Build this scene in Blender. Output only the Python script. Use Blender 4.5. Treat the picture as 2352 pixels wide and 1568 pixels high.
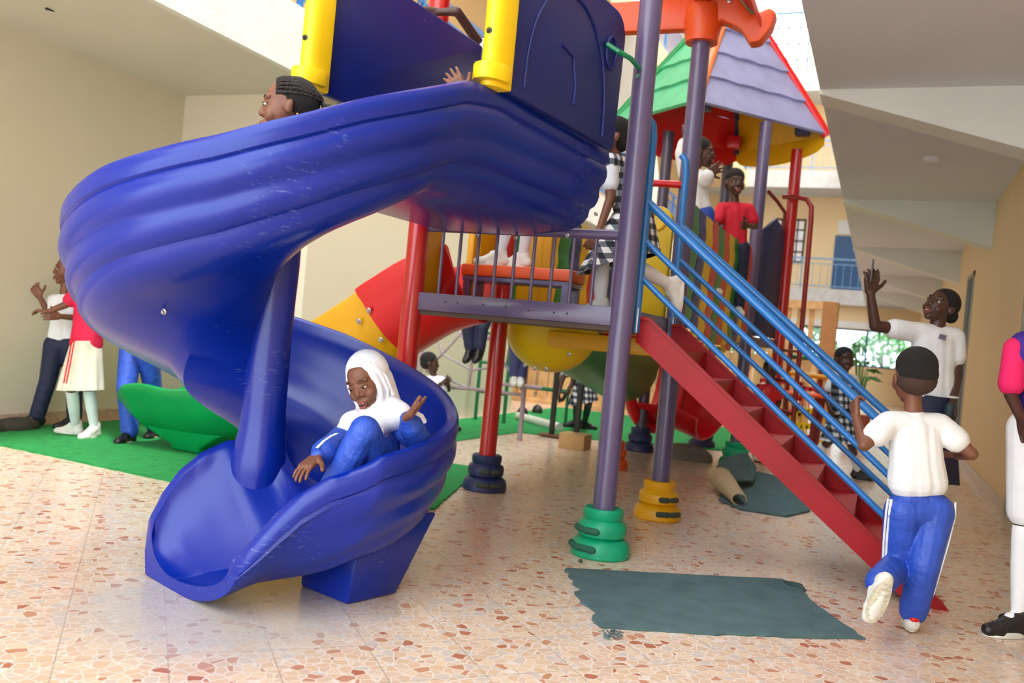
import bpy, bmesh, math, random
from mathutils import Vector, Matrix
random.seed(7)
S = bpy.context.scene
COL = S.collection
for o in list(bpy.data.objects): bpy.data.objects.remove(o)

# ------------------------------------------------------------------ camera
FPX, PITCH, ROLL, YAW, EYE = 2035.0, -0.00698, 0.0923, math.radians(22.55), 1.05
def _axes():
    cp, sp = math.cos(PITCH), math.sin(PITCH)
    fw = Vector((0, cp, sp)); up0 = Vector((0, -sp, cp)); rt0 = Vector((1, 0, 0))
    rt = rt0*math.cos(ROLL) + up0*math.sin(ROLL); up = -rt0*math.sin(ROLL) + up0*math.cos(ROLL)
    R = Matrix.Rotation(YAW, 3, 'Z')
    return R@rt, R@up, R@fw
RT, UP, FW = _axes()
EYEP = Vector((0, 0, EYE))
cam = bpy.data.cameras.new('camera'); camo = bpy.data.objects.new('camera', cam); COL.objects.link(camo)
M = Matrix.Identity(4)
for i, v in enumerate((RT, UP, -FW)):
    for j in range(3): M[j][i] = v[j]
M.translation = EYEP
camo.matrix_world = M
cam.sensor_width = 36; cam.lens = FPX/2352*36; cam.clip_start = .05; cam.clip_end = 200
cam.dof.use_dof = True; cam.dof.focus_distance = 3.5; cam.dof.aperture_fstop = 2.8
S.camera = camo
def ray(x, y): return RT*((x-1176)/FPX) - UP*((y-784)/FPX) + FW
def at(x, y, d): return EYEP + ray(x, y)*d
def aty(x, y, Y): r = ray(x, y); return EYEP + r*(Y/r.y)
def atx(x, y, X): r = ray(x, y); return EYEP + r*(X/r.x)
def atz(x, y, z=0.): r = ray(x, y); return EYEP + r*((z-EYE)/r.z)
FWH = Vector((FW.x, FW.y, 0)).normalized(); RTH = Vector((FWH.y, -FWH.x, 0)); Z = Vector((0, 0, 1))

# ------------------------------------------------------------------ light
S.view_settings.view_transform = 'Standard'; S.view_settings.look = 'None'
S.view_settings.gamma = 1; S.view_settings.use_curve_mapping = False
S.view_settings.exposure = 0.70
w = bpy.data.worlds.new('sky'); S.world = w; w.use_nodes = True
nt = w.node_tree; nt.nodes.clear()
bg = nt.nodes.new('ShaderNodeBackground'); bg.inputs[0].default_value = (0.87, 0.95, 1.0, 1); bg.inputs[1].default_value = 3.2
ow = nt.nodes.new('ShaderNodeOutputWorld'); nt.links.new(bg.outputs[0], ow.inputs[0])
sun = bpy.data.lights.new('sun', 'SUN'); sun.energy = 2.4; sun.angle = math.radians(9); sun.color = (1, .96, .88)
suno = bpy.data.objects.new('sun', sun); COL.objects.link(suno)
suno.rotation_euler = Vector((-.38, .30, -1)).to_track_quat('-Z', 'Y').to_euler()

# ------------------------------------------------------------------ materials
def lin(c): return tuple(((v/255)/12.92 if v/255 <= .04045 else ((v/255+.055)/1.055)**2.4) for v in c)
MC = {}
def mat(name, c, rough=.5, var=.06, scale=6, bump=0, bscale=40, metal=0, coat=0, scuff=0, scol=(170, 190, 215), sss=0, trans=0, stretch=(1, 1, 1), spec=.5):
    if name in MC: return MC[name]
    m = bpy.data.materials.new(name); m.use_nodes = True; n = m.node_tree; b = n.nodes['Principled BSDF']
    b.inputs['Roughness'].default_value = rough; b.inputs['Metallic'].default_value = metal; b.inputs['Specular IOR Level'].default_value = spec
    if coat: b.inputs['Coat Weight'].default_value = coat; b.inputs['Coat Roughness'].default_value = .12
    c = lin(c)
    tc = n.nodes.new('ShaderNodeTexCoord'); nz = n.nodes.new('ShaderNodeTexNoise'); nz.inputs['Scale'].default_value = scale; nz.inputs['Detail'].default_value = 4
    n.links.new(tc.outputs['Object'], nz.inputs['Vector'])
    mp = n.nodes.new('ShaderNodeMapRange'); mp.inputs[3].default_value = 1-var*2; mp.inputs[4].default_value = 1+var*2; mp.inputs[1].default_value = .25; mp.inputs[2].default_value = .75
    n.links.new(nz.outputs[0], mp.inputs[0])
    mx = n.nodes.new('ShaderNodeVectorMath'); mx.operation = 'SCALE'; mx.inputs[0].default_value = c
    n.links.new(mp.outputs[0], mx.inputs['Scale']); out = mx.outputs[0]
    if scuff:
        ms = n.nodes.new('ShaderNodeMapping'); ms.inputs['Scale'].default_value = stretch; n.links.new(tc.outputs['Object'], ms.inputs[0])
        n2 = n.nodes.new('ShaderNodeTexNoise'); n2.inputs['Scale'].default_value = 45; n2.inputs['Detail'].default_value = 8; n2.inputs['Roughness'].default_value = .75
        n.links.new(ms.outputs[0], n2.inputs['Vector'])
        n3 = n.nodes.new('ShaderNodeTexNoise'); n3.inputs['Scale'].default_value = 3.1; n3.inputs['Detail'].default_value = 3; n.links.new(tc.outputs['Object'], n3.inputs['Vector'])
        a1 = n.nodes.new('ShaderNodeMapRange'); a1.inputs[1].default_value = .56; a1.inputs[2].default_value = .70; n.links.new(n2.outputs[0], a1.inputs[0])
        a2 = n.nodes.new('ShaderNodeMapRange'); a2.inputs[1].default_value = .54; a2.inputs[2].default_value = .70; n.links.new(n3.outputs[0], a2.inputs[0])
        mu = n.nodes.new('ShaderNodeMath'); mu.operation = 'MULTIPLY'; n.links.new(a1.outputs[0], mu.inputs[0]); n.links.new(a2.outputs[0], mu.inputs[1])
        m2 = n.nodes.new('ShaderNodeMath'); m2.operation = 'MULTIPLY'; m2.inputs[1].default_value = scuff; n.links.new(mu.outputs[0], m2.inputs[0])
        mi = n.nodes.new('ShaderNodeMix'); mi.data_type = 'RGBA'; mi.inputs[7].default_value = (*lin(scol), 1)
        n.links.new(m2.outputs[0], mi.inputs[0]); n.links.new(out, mi.inputs[6]); out = mi.outputs[2]
        r2 = n.nodes.new('ShaderNodeMapRange'); r2.inputs[3].default_value = rough; r2.inputs[4].default_value = min(1, rough+.3); n.links.new(m2.outputs[0], r2.inputs[0]); n.links.new(r2.outputs[0], b.inputs['Roughness'])
    n.links.new(out, b.inputs['Base Color'])
    if bump:
        nb = n.nodes.new('ShaderNodeTexNoise'); nb.inputs['Scale'].default_value = bscale; nb.inputs['Detail'].default_value = 3; n.links.new(tc.outputs['Object'], nb.inputs['Vector'])
        bp = n.nodes.new('ShaderNodeBump'); bp.inputs['Strength'].default_value = min(1, bump); bp.inputs['Distance'].default_value = .01*max(1, bump); n.links.new(nb.outputs[0], bp.inputs['Height']); n.links.new(bp.outputs[0], b.inputs['Normal'])
    if sss: b.inputs['Subsurface Weight'].default_value = sss; b.inputs['Subsurface Radius'].default_value = (.01, .004, .002)
    if trans: b.inputs['Transmission Weight'].default_value = trans; b.inputs['IOR'].default_value = 1.45
    MC[name] = m; return m
def plaid(name, base, c1, c2, sc=22):
    if name in MC: return MC[name]
    m = bpy.data.materials.new(name); m.use_nodes = True; n = m.node_tree; b = n.nodes['Principled BSDF']; b.inputs['Roughness'].default_value = .85
    tc = n.nodes.new('ShaderNodeTexCoord'); sp = n.nodes.new('ShaderNodeSeparateXYZ'); n.links.new(tc.outputs['Object'], sp.inputs[0])
    ad = n.nodes.new('ShaderNodeMath'); ad.operation = 'ADD'; n.links.new(sp.outputs[0], ad.inputs[0]); n.links.new(sp.outputs[1], ad.inputs[1])
    def band(src, lo):
        a = n.nodes.new('ShaderNodeMath'); a.operation = 'MULTIPLY'; a.inputs[1].default_value = sc; n.links.new(src, a.inputs[0])
        f = n.nodes.new('ShaderNodeMath'); f.operation = 'FRACT'; n.links.new(a.outputs[0], f.inputs[0])
        g = n.nodes.new('ShaderNodeMath'); g.operation = 'GREATER_THAN'; g.inputs[1].default_value = lo; n.links.new(f.outputs[0], g.inputs[0]); return g.outputs[0]
    s1, s2 = band(ad.outputs[0], .5), band(sp.outputs[2], .5)
    su = n.nodes.new('ShaderNodeMath'); su.operation = 'ADD'; n.links.new(s1, su.inputs[0]); n.links.new(s2, su.inputs[1])
    dv = n.nodes.new('ShaderNodeMath'); dv.operation = 'MULTIPLY'; dv.inputs[1].default_value = .5; n.links.new(su.outputs[0], dv.inputs[0])
    cr = n.nodes.new('ShaderNodeValToRGB'); cr.color_ramp.interpolation = 'CONSTANT'
    cr.color_ramp.elements[0].color = (*lin(base), 1); cr.color_ramp.elements[1].position = .9; cr.color_ramp.elements[1].color = (*lin(c2), 1)
    e = cr.color_ramp.elements.new(.4); e.color = (*lin(c1), 1)
    n.links.new(dv.outputs[0], cr.inputs[0]); n.links.new(cr.outputs[0], b.inputs['Base Color']); MC[name] = m; return m

BLUE = mat('blue_slide_plastic', (4, 38, 148), .25, .05, 2.2, scuff=.4, spec=.45, stretch=(.5, .5, 2.2))
BLUEP = mat('blue_panel_plastic', (18, 36, 116), .38, .07, 3, scuff=.25)
YEL = mat('yellow_plastic', (240, 202, 8), .38, .04, 4)
YELD = mat('amber_plastic', (225, 165, 5), .4, .05, 4)
GRN = mat('green_plastic', (0, 140, 72), .35, .06, 4, scuff=.3, scol=(120, 170, 110))
GRF = mat('teal_green_plastic', (0, 160, 115), .42, .1, 9, scuff=.5, scol=(120, 150, 130))
RED = mat('red_plastic', (215, 22, 32), .3, .05, 4)
ORG = mat('orange_plastic', (222, 82, 28), .42, .05, 4)
LIL = mat('lilac_plastic', (150, 155, 200), .4, .06, 5)
MINT = mat('mint_green_plastic', (90, 185, 140), .42, .06, 5)
NAVY = mat('navy_plastic', (35, 45, 95), .45, .08, 6, scuff=.3, scol=(110, 110, 130))
PUR = mat('purple_paint', (92, 80, 116), .32, .05, 9, coat=.3)
REDP = mat('red_paint', (190, 22, 28), .28, .04, 6, coat=.4)
REDS = mat('red_stair_paint', (158, 6, 20), .42, .06, 5, scuff=.06, spec=.3, scol=(160, 110, 110))
REDD = mat('dark_red_paint', (135, 25, 25), .4)
BLP = mat('blue_rail_paint', (35, 115, 190), .3, .06, 14, coat=.3)
STEEL = mat('steel', (170, 170, 172), .3, metal=.9)
DARK = mat('dark_metal', (42, 40, 40), .5)
PGR = mat('green_paint', (20, 110, 70), .4)
LPUR = mat('mauve_paint', (165, 145, 155), .4)
CREAM = mat('cream_wall_paint', (218, 211, 190), .7, .012, 1.2, bump=.05, bscale=90)
WCREAM = mat('warm_cream_paint', (242, 216, 172), .7, .012, 1.2)
CEIL = mat('ceiling_paint', (218, 214, 204), .8, .015, 1.5)
CEILG = mat('grey_ceiling_paint', (222, 227, 238), .8, .015, 1.5)
FASC = mat('white_fascia_paint', (232, 234, 234), .7, .03, 3, bump=.2, bscale=30)
SLABG = mat('grey_slab_paint', (205, 205, 205), .7)
BEAMG = mat('beam_paint', (226, 230, 226), .7, .02, 2)
TURF = mat('green_artificial_turf', (36, 160, 80), .9, .12, 14, bump=1, bscale=260)
MATG = mat('slate_green_mat', (78, 104, 108), .92, .12, 9, bump=.6, bscale=160, stretch=(1, 6, 1))
MATB = mat('beige_mat_backing', (200, 175, 140), .9)
WOOD = mat('raw_timber', (225, 180, 125), .7, .15, 5)
SKIN = mat('dark_brown_skin', (100, 60, 44), .5, .05, 12, sss=.05)
SKIN2 = mat('brown_skin', (118, 74, 54), .5, .05, 12, sss=.05)
SKIN3 = mat('deep_brown_skin', (74, 46, 38), .45, .05, 12)
HAIR = mat('black_hair', (22, 20, 20), .8, .2, 60, bump=1, bscale=220)
WHITE = mat('white_cotton', (232, 234, 238), .85, .03, 10, bump=.35, bscale=22)
SCARF = mat('white_scarf_cloth', (232, 235, 245), .8, .03, 8, bump=.45, bscale=16)
TRK = mat('royal_blue_tracksuit', (42, 80, 186), .5, .08, 12, bump=.9, bscale=26)
NVT = mat('navy_trousers', (28, 34, 66), .7, .08, 12, bump=.8, bscale=24)
PINK = mat('pink_red_shirt', (212, 24, 72), .75, .05, 12, bump=.5, bscale=24)
MAG = mat('magenta_sleeve', (232, 28, 104), .8, .04, 10, bump=.4)
VIO = mat('violet_vest', (58, 32, 140), .75, .05, 10, bump=.4)
OFFW = mat('cream_skirt_cloth', (225, 222, 205), .85, .06, 6, bump=.5, bscale=12)
BLK = mat('black_leather', (24, 24, 28), .4)
SHOEW = mat('white_shoe', (225, 222, 215), .6, .04, 20)
SOLE = mat('off_white_sole', (215, 208, 185), .7, .06, 30, bump=1, bscale=120)
EYEW = mat('eye_white', (205, 198, 190), .3)
IRIS = mat('dark_iris', (20, 12, 10), .1)
LIPS = mat('lips', (140, 70, 66), .4)
TEETH = mat('teeth', (235, 230, 220), .3)
PLD = plaid('black_white_plaid', (225, 225, 225), (95, 100, 110), (24, 28, 38), 15)
LEAF = mat('leaf_green', (60, 130, 55), .6, .3, 20)
ROCK = mat('grey_stone', (120, 112, 105), .9, .15, 9, bump=1, bscale=14)
CARD = mat('cardboard', (190, 150, 100), .85)
BLUED = mat('blue_door_paint', (18, 80, 135), .4)

# ------------------------------------------------------------------ mesh helpers
class B:
    def __init__(s): s.m = bmesh.new()
    def face(s, vs):
        try: return s.m.faces.new(vs)
        except ValueError: return None
    def box(s, c, size, R=None):
        c = Vector(c); h = Vector(size)/2; R = R or Matrix.Identity(3)
        v = [s.m.verts.new(c + R@Vector((x*h.x, y*h.y, z*h.z))) for x in (-1, 1) for y in (-1, 1) for z in (-1, 1)]
        for f in ((0, 1, 3, 2), (4, 6, 7, 5), (0, 4, 5, 1), (2, 3, 7, 6), (0, 2, 6, 4), (1, 5, 7, 3)): s.face([v[i] for i in f])
        return s
    def mm(s, lo, hi): lo, hi = Vector(lo), Vector(hi); return s.box((lo+hi)/2, hi-lo)
    def bar(s, a, b, w, h, up=None):
        a, b = Vector(a), Vector(b); d = (b-a); L = d.length; d.normalize(); u = Vector(up or (0, 0, 1))
        if abs(d.dot(u)) > .98: u = Vector((0, 1, 0))
        r = d.cross(u).normalized(); u = r.cross(d)
        R = Matrix((r, d, u)).transposed(); return s.box((a+b)/2, (w, L, h), R)
    def tube(s, pts, r, n=12, cap=True, closed=False):
        pts = [Vector(p) for p in pts]; rs = r if isinstance(r, (list, tuple)) else [r]*len(pts); rings = []; N = len(pts)
        t0 = (pts[1]-pts[0]).normalized(); u = t0.orthogonal().normalized()
        for i, p in enumerate(pts):
            if closed: t = (pts[(i+1) % N]-pts[i-1]).normalized()
            else: t = (pts[min(i+1, N-1)]-pts[max(i-1, 0)]).normalized()
            u = (u - t*u.dot(t)).normalized(); v = t.cross(u)
            rings.append([s.m.verts.new(p + (u*math.cos(2*math.pi*k/n)+v*math.sin(2*math.pi*k/n))*rs[i]) for k in range(n)])
        for i in range(N if closed else N-1):
            A, Bq = rings[i], rings[(i+1) % N]
            for k in range(n): s.face([A[k], A[(k+1) % n], Bq[(k+1) % n], Bq[k]])
        if cap and not closed: s.face(rings[0][::-1]); s.face(rings[-1])
        return s
    def lathe(s, c, prof, n=32, axis=Z, cap=True):
        c = Vector(c); a = Vector(axis).normalized(); u = a.orthogonal().normalized(); v = a.cross(u); rings = []
        for r, z in prof: rings.append([s.m.verts.new(c + a*z + (u*math.cos(2*math.pi*k/n)+v*math.sin(2*math.pi*k/n))*r) for k in range(n)])
        for A, Bq in zip(rings, rings[1:]):
            for k in range(n): s.face([A[k], A[(k+1) % n], Bq[(k+1) % n], Bq[k]])
        if cap: s.face(rings[0][::-1]); s.face(rings[-1])
        return s
    def loft(s, rings, closed_ring=True, cap=True, close_path=False):
        V = [[s.m.verts.new(Vector(p)) for p in r] for r in rings]; n = len(V[0])
        for A, Bq in zip(V, V[1:]+([V[0]] if close_path else [])):
            for k in range(n if closed_ring else n-1): s.face([A[k], A[(k+1) % n], Bq[(k+1) % n], Bq[k]])
        if cap and closed_ring and not close_path: s.face(V[0][::-1]); s.face(V[-1])
        return s
    def prism(s, poly, d):
        d = Vector(d); a = [Vector(p) for p in poly]; A = [s.m.verts.new(p) for p in a]; Bq = [s.m.verts.new(p+d) for p in a]; n = len(A)
        s.face(A[::-1]); s.face(Bq)
        for k in range(n): s.face([A[k], A[(k+1) % n], Bq[(k+1) % n], Bq[k]])
        return s
    def caps(s, a, b, ra, rb=None, n=14, flat=None):
        a, b = Vector(a), Vector(b); rb = ra if rb is None else rb; d = b-a
        if d.length < 1e-5: d = Vector((0, 0, 1e-4)); b = a+d
        t = d.normalized(); u = t.orthogonal().normalized(); v = t.cross(u); rings = []
        h = 4
        seq = [(a, ra, -90+90*i/h) for i in range(h+1)] + [(b, rb, 90*i/h) for i in range(h+1)]
        for c, r, ang in seq:
            co, si = math.cos(math.radians(ang))*r, math.sin(math.radians(ang))*r
            co = max(co, r*.02)
            rings.append([c + t*si + (u*math.cos(2*math.pi*k/n)+v*math.sin(2*math.pi*k/n))*co for k in range(n)])
        if flat:   # (dir, factor)
            fd, ff = Vector(flat[0]).normalized(), flat[1]
            rings = [[p - fd*((p-a-t*((p-a).dot(t))).dot(fd))*(1-ff) for p in r] for r in rings]
        return s.loft(rings)
    def ell(s, c, r, F=None, n=20):
        c = Vector(c); F = F or Matrix.Identity(3); rings = []
        for i in range(11):
            ph = math.radians(-90+180*i/10); co = max(math.cos(ph), .02)
            rings.append([c + F@Vector((r[0]*co*math.cos(2*math.pi*k/n), r[1]*co*math.sin(2*math.pi*k/n), r[2]*math.sin(ph))) for k in range(n)])
        return s.loft(rings)
    def build(s, name, m, parent=None, smooth=True, bevel=0, voxel=0, sm=0, angle=40, fix=True, clamp=()):
        if fix: bmesh.ops.recalc_face_normals(s.m, faces=s.m.faces)
        me = bpy.data.meshes.new(name); s.m.to_mesh(me); s.m.free(); o = bpy.data.objects.new(name, me); COL.objects.link(o)
        if voxel or bevel:
            if voxel:
                r = o.modifiers.new('r', 'REMESH'); r.mode = 'VOXEL'; r.voxel_size = voxel; r.use_smooth_shade = True
                if sm: q = o.modifiers.new('s', 'SMOOTH'); q.factor = .5; q.iterations = sm
            else:
                q = o.modifiers.new('b', 'BEVEL'); q.width = bevel; q.segments = 2; q.limit_method = 'ANGLE'; q.angle_limit = math.radians(40)
            dg = bpy.context.evaluated_depsgraph_get(); new = bpy.data.meshes.new_from_object(o.evaluated_get(dg)); o.modifiers.clear(); o.data = new; me = new
        for cp, cn in clamp:
            cp, cn = Vector(cp), Vector(cn).normalized()
            for v in me.vertices:
                ds = (v.co-cp).dot(cn)
                if ds < 0: v.co = v.co-cn*ds*.98
        me.materials.clear(); me.materials.append(m)
        if smooth:
            me.shade_smooth()
            if not voxel: me.set_sharp_from_angle(angle=math.radians(angle))
        if parent: o.parent = parent; o.location = -rootloc(parent)
        return o
def rootloc(p):
    l = Vector(p.location)
    while p.parent: p = p.parent; l += Vector(p.location)
    return l
def thing(name, label, cat, loc=(0, 0, 0), group=None):
    o = bpy.data.objects.new(name, None); COL.objects.link(o); o.location = loc; o.empty_display_size = .1
    o['label'] = label; o['category'] = cat
    if group: o['group'] = group
    return o
def tag(o, label, cat, group=None, kind=None):
    o['label'] = label; o['category'] = cat
    if group: o['group'] = group
    if kind: o['kind'] = kind
    return o
def struct(name, b, m, label=None, **k):
    o = b.build(name, m, **k); o['kind'] = 'structure'
    o['label'] = label or name; o['category'] = name.split('_')[0]
    return o
def lerp(a, b, t): return a+(b-a)*t
def interp(tab, x):
    if x <= tab[0][0]: return tab[0][1]
    for (x0, y0), (x1, y1) in zip(tab, tab[1:]):
        if x <= x1:
            t = (x-x0)/(x1-x0); return y0+(y1-y0)*t
    return tab[-1][1]

# ------------------------------------------------------------------ setting
def floor_mat():
    m = bpy.data.materials.new('pebble_pattern_tile'); m.use_nodes = True; n = m.node_tree; b = n.nodes['Principled BSDF']; b.inputs['Roughness'].default_value = .24
    L = n.links.new; N = n.nodes.new
    tc = N('ShaderNodeTexCoord')
    v1 = N('ShaderNodeTexVoronoi'); v1.inputs['Scale'].default_value = 26; v1.inputs['Randomness'].default_value = .95
    v2 = N('ShaderNodeTexVoronoi'); v2.feature = 'DISTANCE_TO_EDGE'; v2.inputs['Scale'].default_value = 26; v2.inputs['Randomness'].default_value = .95
    nz = N('ShaderNodeTexNoise'); nz.inputs['Scale'].default_value = 22; L(tc.outputs['Object'], nz.inputs['Vector'])
    sc = N('ShaderNodeVectorMath'); sc.operation = 'SCALE'; sc.inputs['Scale'].default_value = .018; L(nz.outputs['Color'], sc.inputs[0])
    ad = N('ShaderNodeVectorMath'); ad.operation = 'ADD'; L(tc.outputs['Object'], ad.inputs[0]); L(sc.outputs[0], ad.inputs[1])
    L(ad.outputs[0], v1.inputs['Vector']); L(ad.outputs[0], v2.inputs['Vector'])
    sp = N('ShaderNodeSeparateColor'); L(v1.outputs['Color'], sp.inputs[0])
    cr = N('ShaderNodeValToRGB'); cr.color_ramp.interpolation = 'CONSTANT'; E = cr.color_ramp.elements
    E[0].color = (*lin((216, 190, 168)), 1); E[1].position = .955; E[1].color = (*lin((180, 112, 86)), 1)
    for p, c in ((.22, (224, 198, 172)), (.42, (212, 182, 158)), (.58, (206, 192, 182)), (.72, (216, 184, 156)), (.88, (196, 142, 112))):
        e = E.new(p); e.color = (*lin(c), 1)
    L(sp.outputs[0], cr.inputs[0])
    ed = N('ShaderNodeMapRange'); ed.inputs[1].default_value = .03; ed.inputs[2].default_value = .075; L(v2.outputs['Distance'], ed.inputs[0])
    mi = N('ShaderNodeMix'); mi.data_type = 'RGBA'; mi.inputs[6].default_value = (*lin((228, 216, 206)), 1); L(ed.outputs[0], mi.inputs[0]); L(cr.outputs[0], mi.inputs[7])
    s = N('ShaderNodeSeparateXYZ'); L(tc.outputs['Object'], s.inputs[0])
    g = []
    for op, off in (('ADD', (-1.457+2.945)/math.sqrt(2)), ('SUBTRACT', (-1.457-2.945)/math.sqrt(2))):
        a = N('ShaderNodeMath'); a.operation = op; L(s.outputs[0], a.inputs[0]); L(s.outputs[1], a.inputs[1])
        c = N('ShaderNodeMath'); c.operation = 'MULTIPLY_ADD'; c.inputs[1].default_value = 1/math.sqrt(2)/.3035; c.inputs[2].default_value = -off/.3035+100; L(a.outputs[0], c.inputs[0])
        f = N('ShaderNodeMath'); f.operation = 'PINGPONG'; f.inputs[1].default_value = .5; L(c.outputs[0], f.inputs[0])
        h = N('ShaderNodeMath'); h.operation = 'LESS_THAN'; h.inputs[1].default_value = .007; L(f.outputs[0], h.inputs[0]); g.append(h.outputs[0])
    mx = N('ShaderNodeMath'); mx.operation = 'MAXIMUM'; L(g[0], mx.inputs[0]); L(g[1], mx.inputs[1])
    m3 = N('ShaderNodeMath'); m3.operation = 'MULTIPLY'; m3.inputs[1].default_value = .55; L(mx.outputs[0], m3.inputs[0])
    mg = N('ShaderNodeMix'); mg.data_type = 'RGBA'; mg.inputs[7].default_value = (*lin((150, 138, 128)), 1); L(m3.outputs[0], mg.inputs[0]); L(mi.outputs[2], mg.inputs[6])
    # pale grey blotch with a noisy soft edge where the slide stands
    ds = N('ShaderNodeVectorMath'); ds.operation = 'DISTANCE'; ds.inputs[1].default_value = (-1.95, 2.62, 0)
    mpn = N('ShaderNodeVectorMath'); mpn.operation = 'ADD'; sc2 = N('ShaderNodeVectorMath'); sc2.operation = 'SCALE'; sc2.inputs['Scale'].default_value = .2
    n5 = N('ShaderNodeTexNoise'); n5.inputs['Scale'].default_value = 4; L(tc.outputs['Object'], n5.inputs['Vector']); L(n5.outputs['Color'], sc2.inputs[0]); L(tc.outputs['Object'], mpn.inputs[0]); L(sc2.outputs[0], mpn.inputs[1]); L(mpn.outputs[0], ds.inputs[0])
    rg = N('ShaderNodeMapRange'); rg.inputs[1].default_value = .62; rg.inputs[2].default_value = .34; rg.inputs[3].default_value = 0; rg.inputs[4].default_value = .7; L(ds.outputs['Value'], rg.inputs[0])
    mc = N('ShaderNodeMix'); mc.data_type = 'RGBA'; mc.inputs[7].default_value = (*lin((186, 184, 184)), 1); L(rg.outputs[0], mc.inputs[0]); L(mg.outputs[2], mc.inputs[6])
    L(mc.outputs[2], b.inputs['Base Color'])
    return m
YB = -2.6  # unseen rear of the building, cut short so open sky lights the front
struct('floor', B().mm((-14, -14, -.2), (8, 31.5, 0)), floor_mat(), smooth=False, label='floor of peach and terracotta pebble pattern tiles laid diagonally')
XL, XR, EL, ER, ZC, YC, XI = -6.07, 1.01, -4.47, -.55, 2.96, 6.3, -4.58
struct('wall_left', B().mm((XL-.2, YB, 0), (XL, YC, ZC)), CREAM, smooth=False)
struct('wall_corner', B().mm((XL-.2, YC, 0), (XI, YC+.2, ZC)).mm((XI-.2, YC+.2, 0), (XI, 11.2, ZC)).mm((XL-.2, YC+.2, 0), (XL, 31, ZC)), CREAM, smooth=False)
struct('baseboard_left', B().mm((XL, YB, 0), (XL+.012, YC, .1)).mm((XL, YC-.012, 0), (XI, YC, .1)), mat('tile_skirting', (196, 170, 145), .3, .15, 30), smooth=False)
struct('ceiling_left', B().mm((XL-.2, YB, ZC), (EL, 29, ZC+.25)), CEIL, smooth=False)
struct('trim_1', B().mm((EL, YB, ZC-.012), (EL+.06, 29, ZC+.5)), FASC, smooth=False, label='white rendered fascia along the edge of the left floor slab')
# right corridor
b = B()
segs = [(YB, 7.0), (7.95, 12.5), (13.4, 31)]
for a, c in segs: b.mm((XR, a, 0), (XR+.2, c, ZC))
for a, c in ((7.0, 7.95), (12.5, 13.4)): b.mm((XR, a, 2.4), (XR+.2, c, ZC))
struct('wall_right', b, WCREAM, smooth=False)
struct('baseboard_right', B().mm((XR-.012, YB, 0), (XR, 7, .1)).mm((XR-.012, 7.95, 0), (XR, 12.5, .1)).mm((XR-.012, 13.4, 0), (XR, 29, .1)), mat('tile_skirting', (196, 170, 145)), smooth=False)
for i, (a, c) in enumerate(((7.0, 7.95), (12.5, 13.4))):
    f = B().mm((XR-.015, a, 0), (XR+.1, a+.06, 2.4)).mm((XR-.015, c-.06, 0), (XR+.1, c, 2.4)).mm((XR-.015, a, 2.34), (XR+.1, c, 2.4))
    o = struct('door_%d' % (i+1), f, mat('grey_door_frame', (170, 165, 150), .5), smooth=False)
    B().mm((XR+.03, a+.06, 0), (XR+.07, c-.06, 2.34)).build('door_leaf', mat('pale_door_paint', (190, 205, 200), .4) if i == 0 else BLUED, o, smooth=False)
struct('ceiling_right', B().mm((ER, YB, ZC), (XR+.2, 29, ZC+.45)), CEILG, smooth=False)
for i, y in enumerate((6.5, 10.8, 15.1, 19.4, 23.7)):
    b = B().prism([(ER, y, ZC+.01), (ER, y, ZC-.03), (XR, y, ZC-.49), (XR, y, ZC+.01)], (0, .3, 0))
    struct('trim_%d' % (i+2), b, BEAMG, smooth=False, label='%s tapering concrete cantilever beam under the right walkway slab' % ['nearest', 'second', 'third', 'fourth', 'farthest'][i])
o = B().lathe(atz(2140, 367, ZC-.02), [(.06, -.01), (.07, 0), (.07, .02)], 24).build('ceiling_lamp', mat('lamp_glass', (235, 238, 250), .3)); tag(o, 'small round white ceiling lamp on the right walkway soffit', 'lamp')
# upper storeys around the courtyard
def railing(name, label, p0, p1, h=.95, step=.14, m=None, group='courtyard balcony railings'):
    p0, p1 = Vector(p0), Vector(p1); t = thing(name, label, 'railing', p0, group); L = (p1-p0).length; d = (p1-p0)/L
    B().bar(p0+Z*h, p1+Z*h, .05, .05).bar(p0+Z*(h-.16), p1+Z*(h-.16), .025, .025).bar(p0+Z*.1, p1+Z*.1, .03, .03).build('rail', m, t, smooth=False)
    b = B(); n = int(L/step)
    for i in range(n+1): q = p0+d*(L*i/n); b.bar(q+Z*.1, q+Z*(h-.16), .016, .016)
    o = b.build('balusters', m, t, smooth=False); o['kind'] = 'stuff'
    b = B(); n = max(1, int(L/1.8))
    for i in range(n+1): q = p0+d*(L*i/n); b.bar(q-Z*.15, q+Z*h, .04, .04)
    b.build('posts', m, t, smooth=False)
    return t
RB = mat('pale_blue_rail', (120, 160, 200), .5)
ST = 3.55
b = B(); f = B()
for k in (1, 2):
    z = ZC+.4+ST*k
    b.mm((XL-.2, YB, z-.45), (EL+.06, 29, z)); f.mm((ER, YB, z-.45), (XR+.2, 29, z))
b.mm((XL-.2, YB, ZC+.25), (XL, 31, 11.2))
struct('wall_upper_left', b, WCREAM, smooth=False)
f.mm((XR, YB, ZC+.45), (XR+.2, 31, 11.2)); struct('wall_upper_right', f, WCREAM, smooth=False)
for k in (0, 1, 2):
    z = ZC+.5 if k == 0 else ZC+.4+ST*k
    railing('balcony_railing', ['blue balcony railing on the first upper floor, left side of the courtyard', 'blue balcony railing on the second upper floor, left side of the courtyard', 'blue balcony railing on the top floor, left side of the courtyard'][k], (EL, 0, z), (EL, 28.8, z), m=BLP if k < 2 else RB)
for i, (y, z) in enumerate(((12., 3.5), (17, 3.5), (22, 3.5), (14, 7.0), (20, 7.0), (25, 7.0))):
    o = struct('door_%d' % (i+3), B().mm((XL, y, z), (XL+.04, y+.95, z+2.1)), BLUED, smooth=False)
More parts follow.
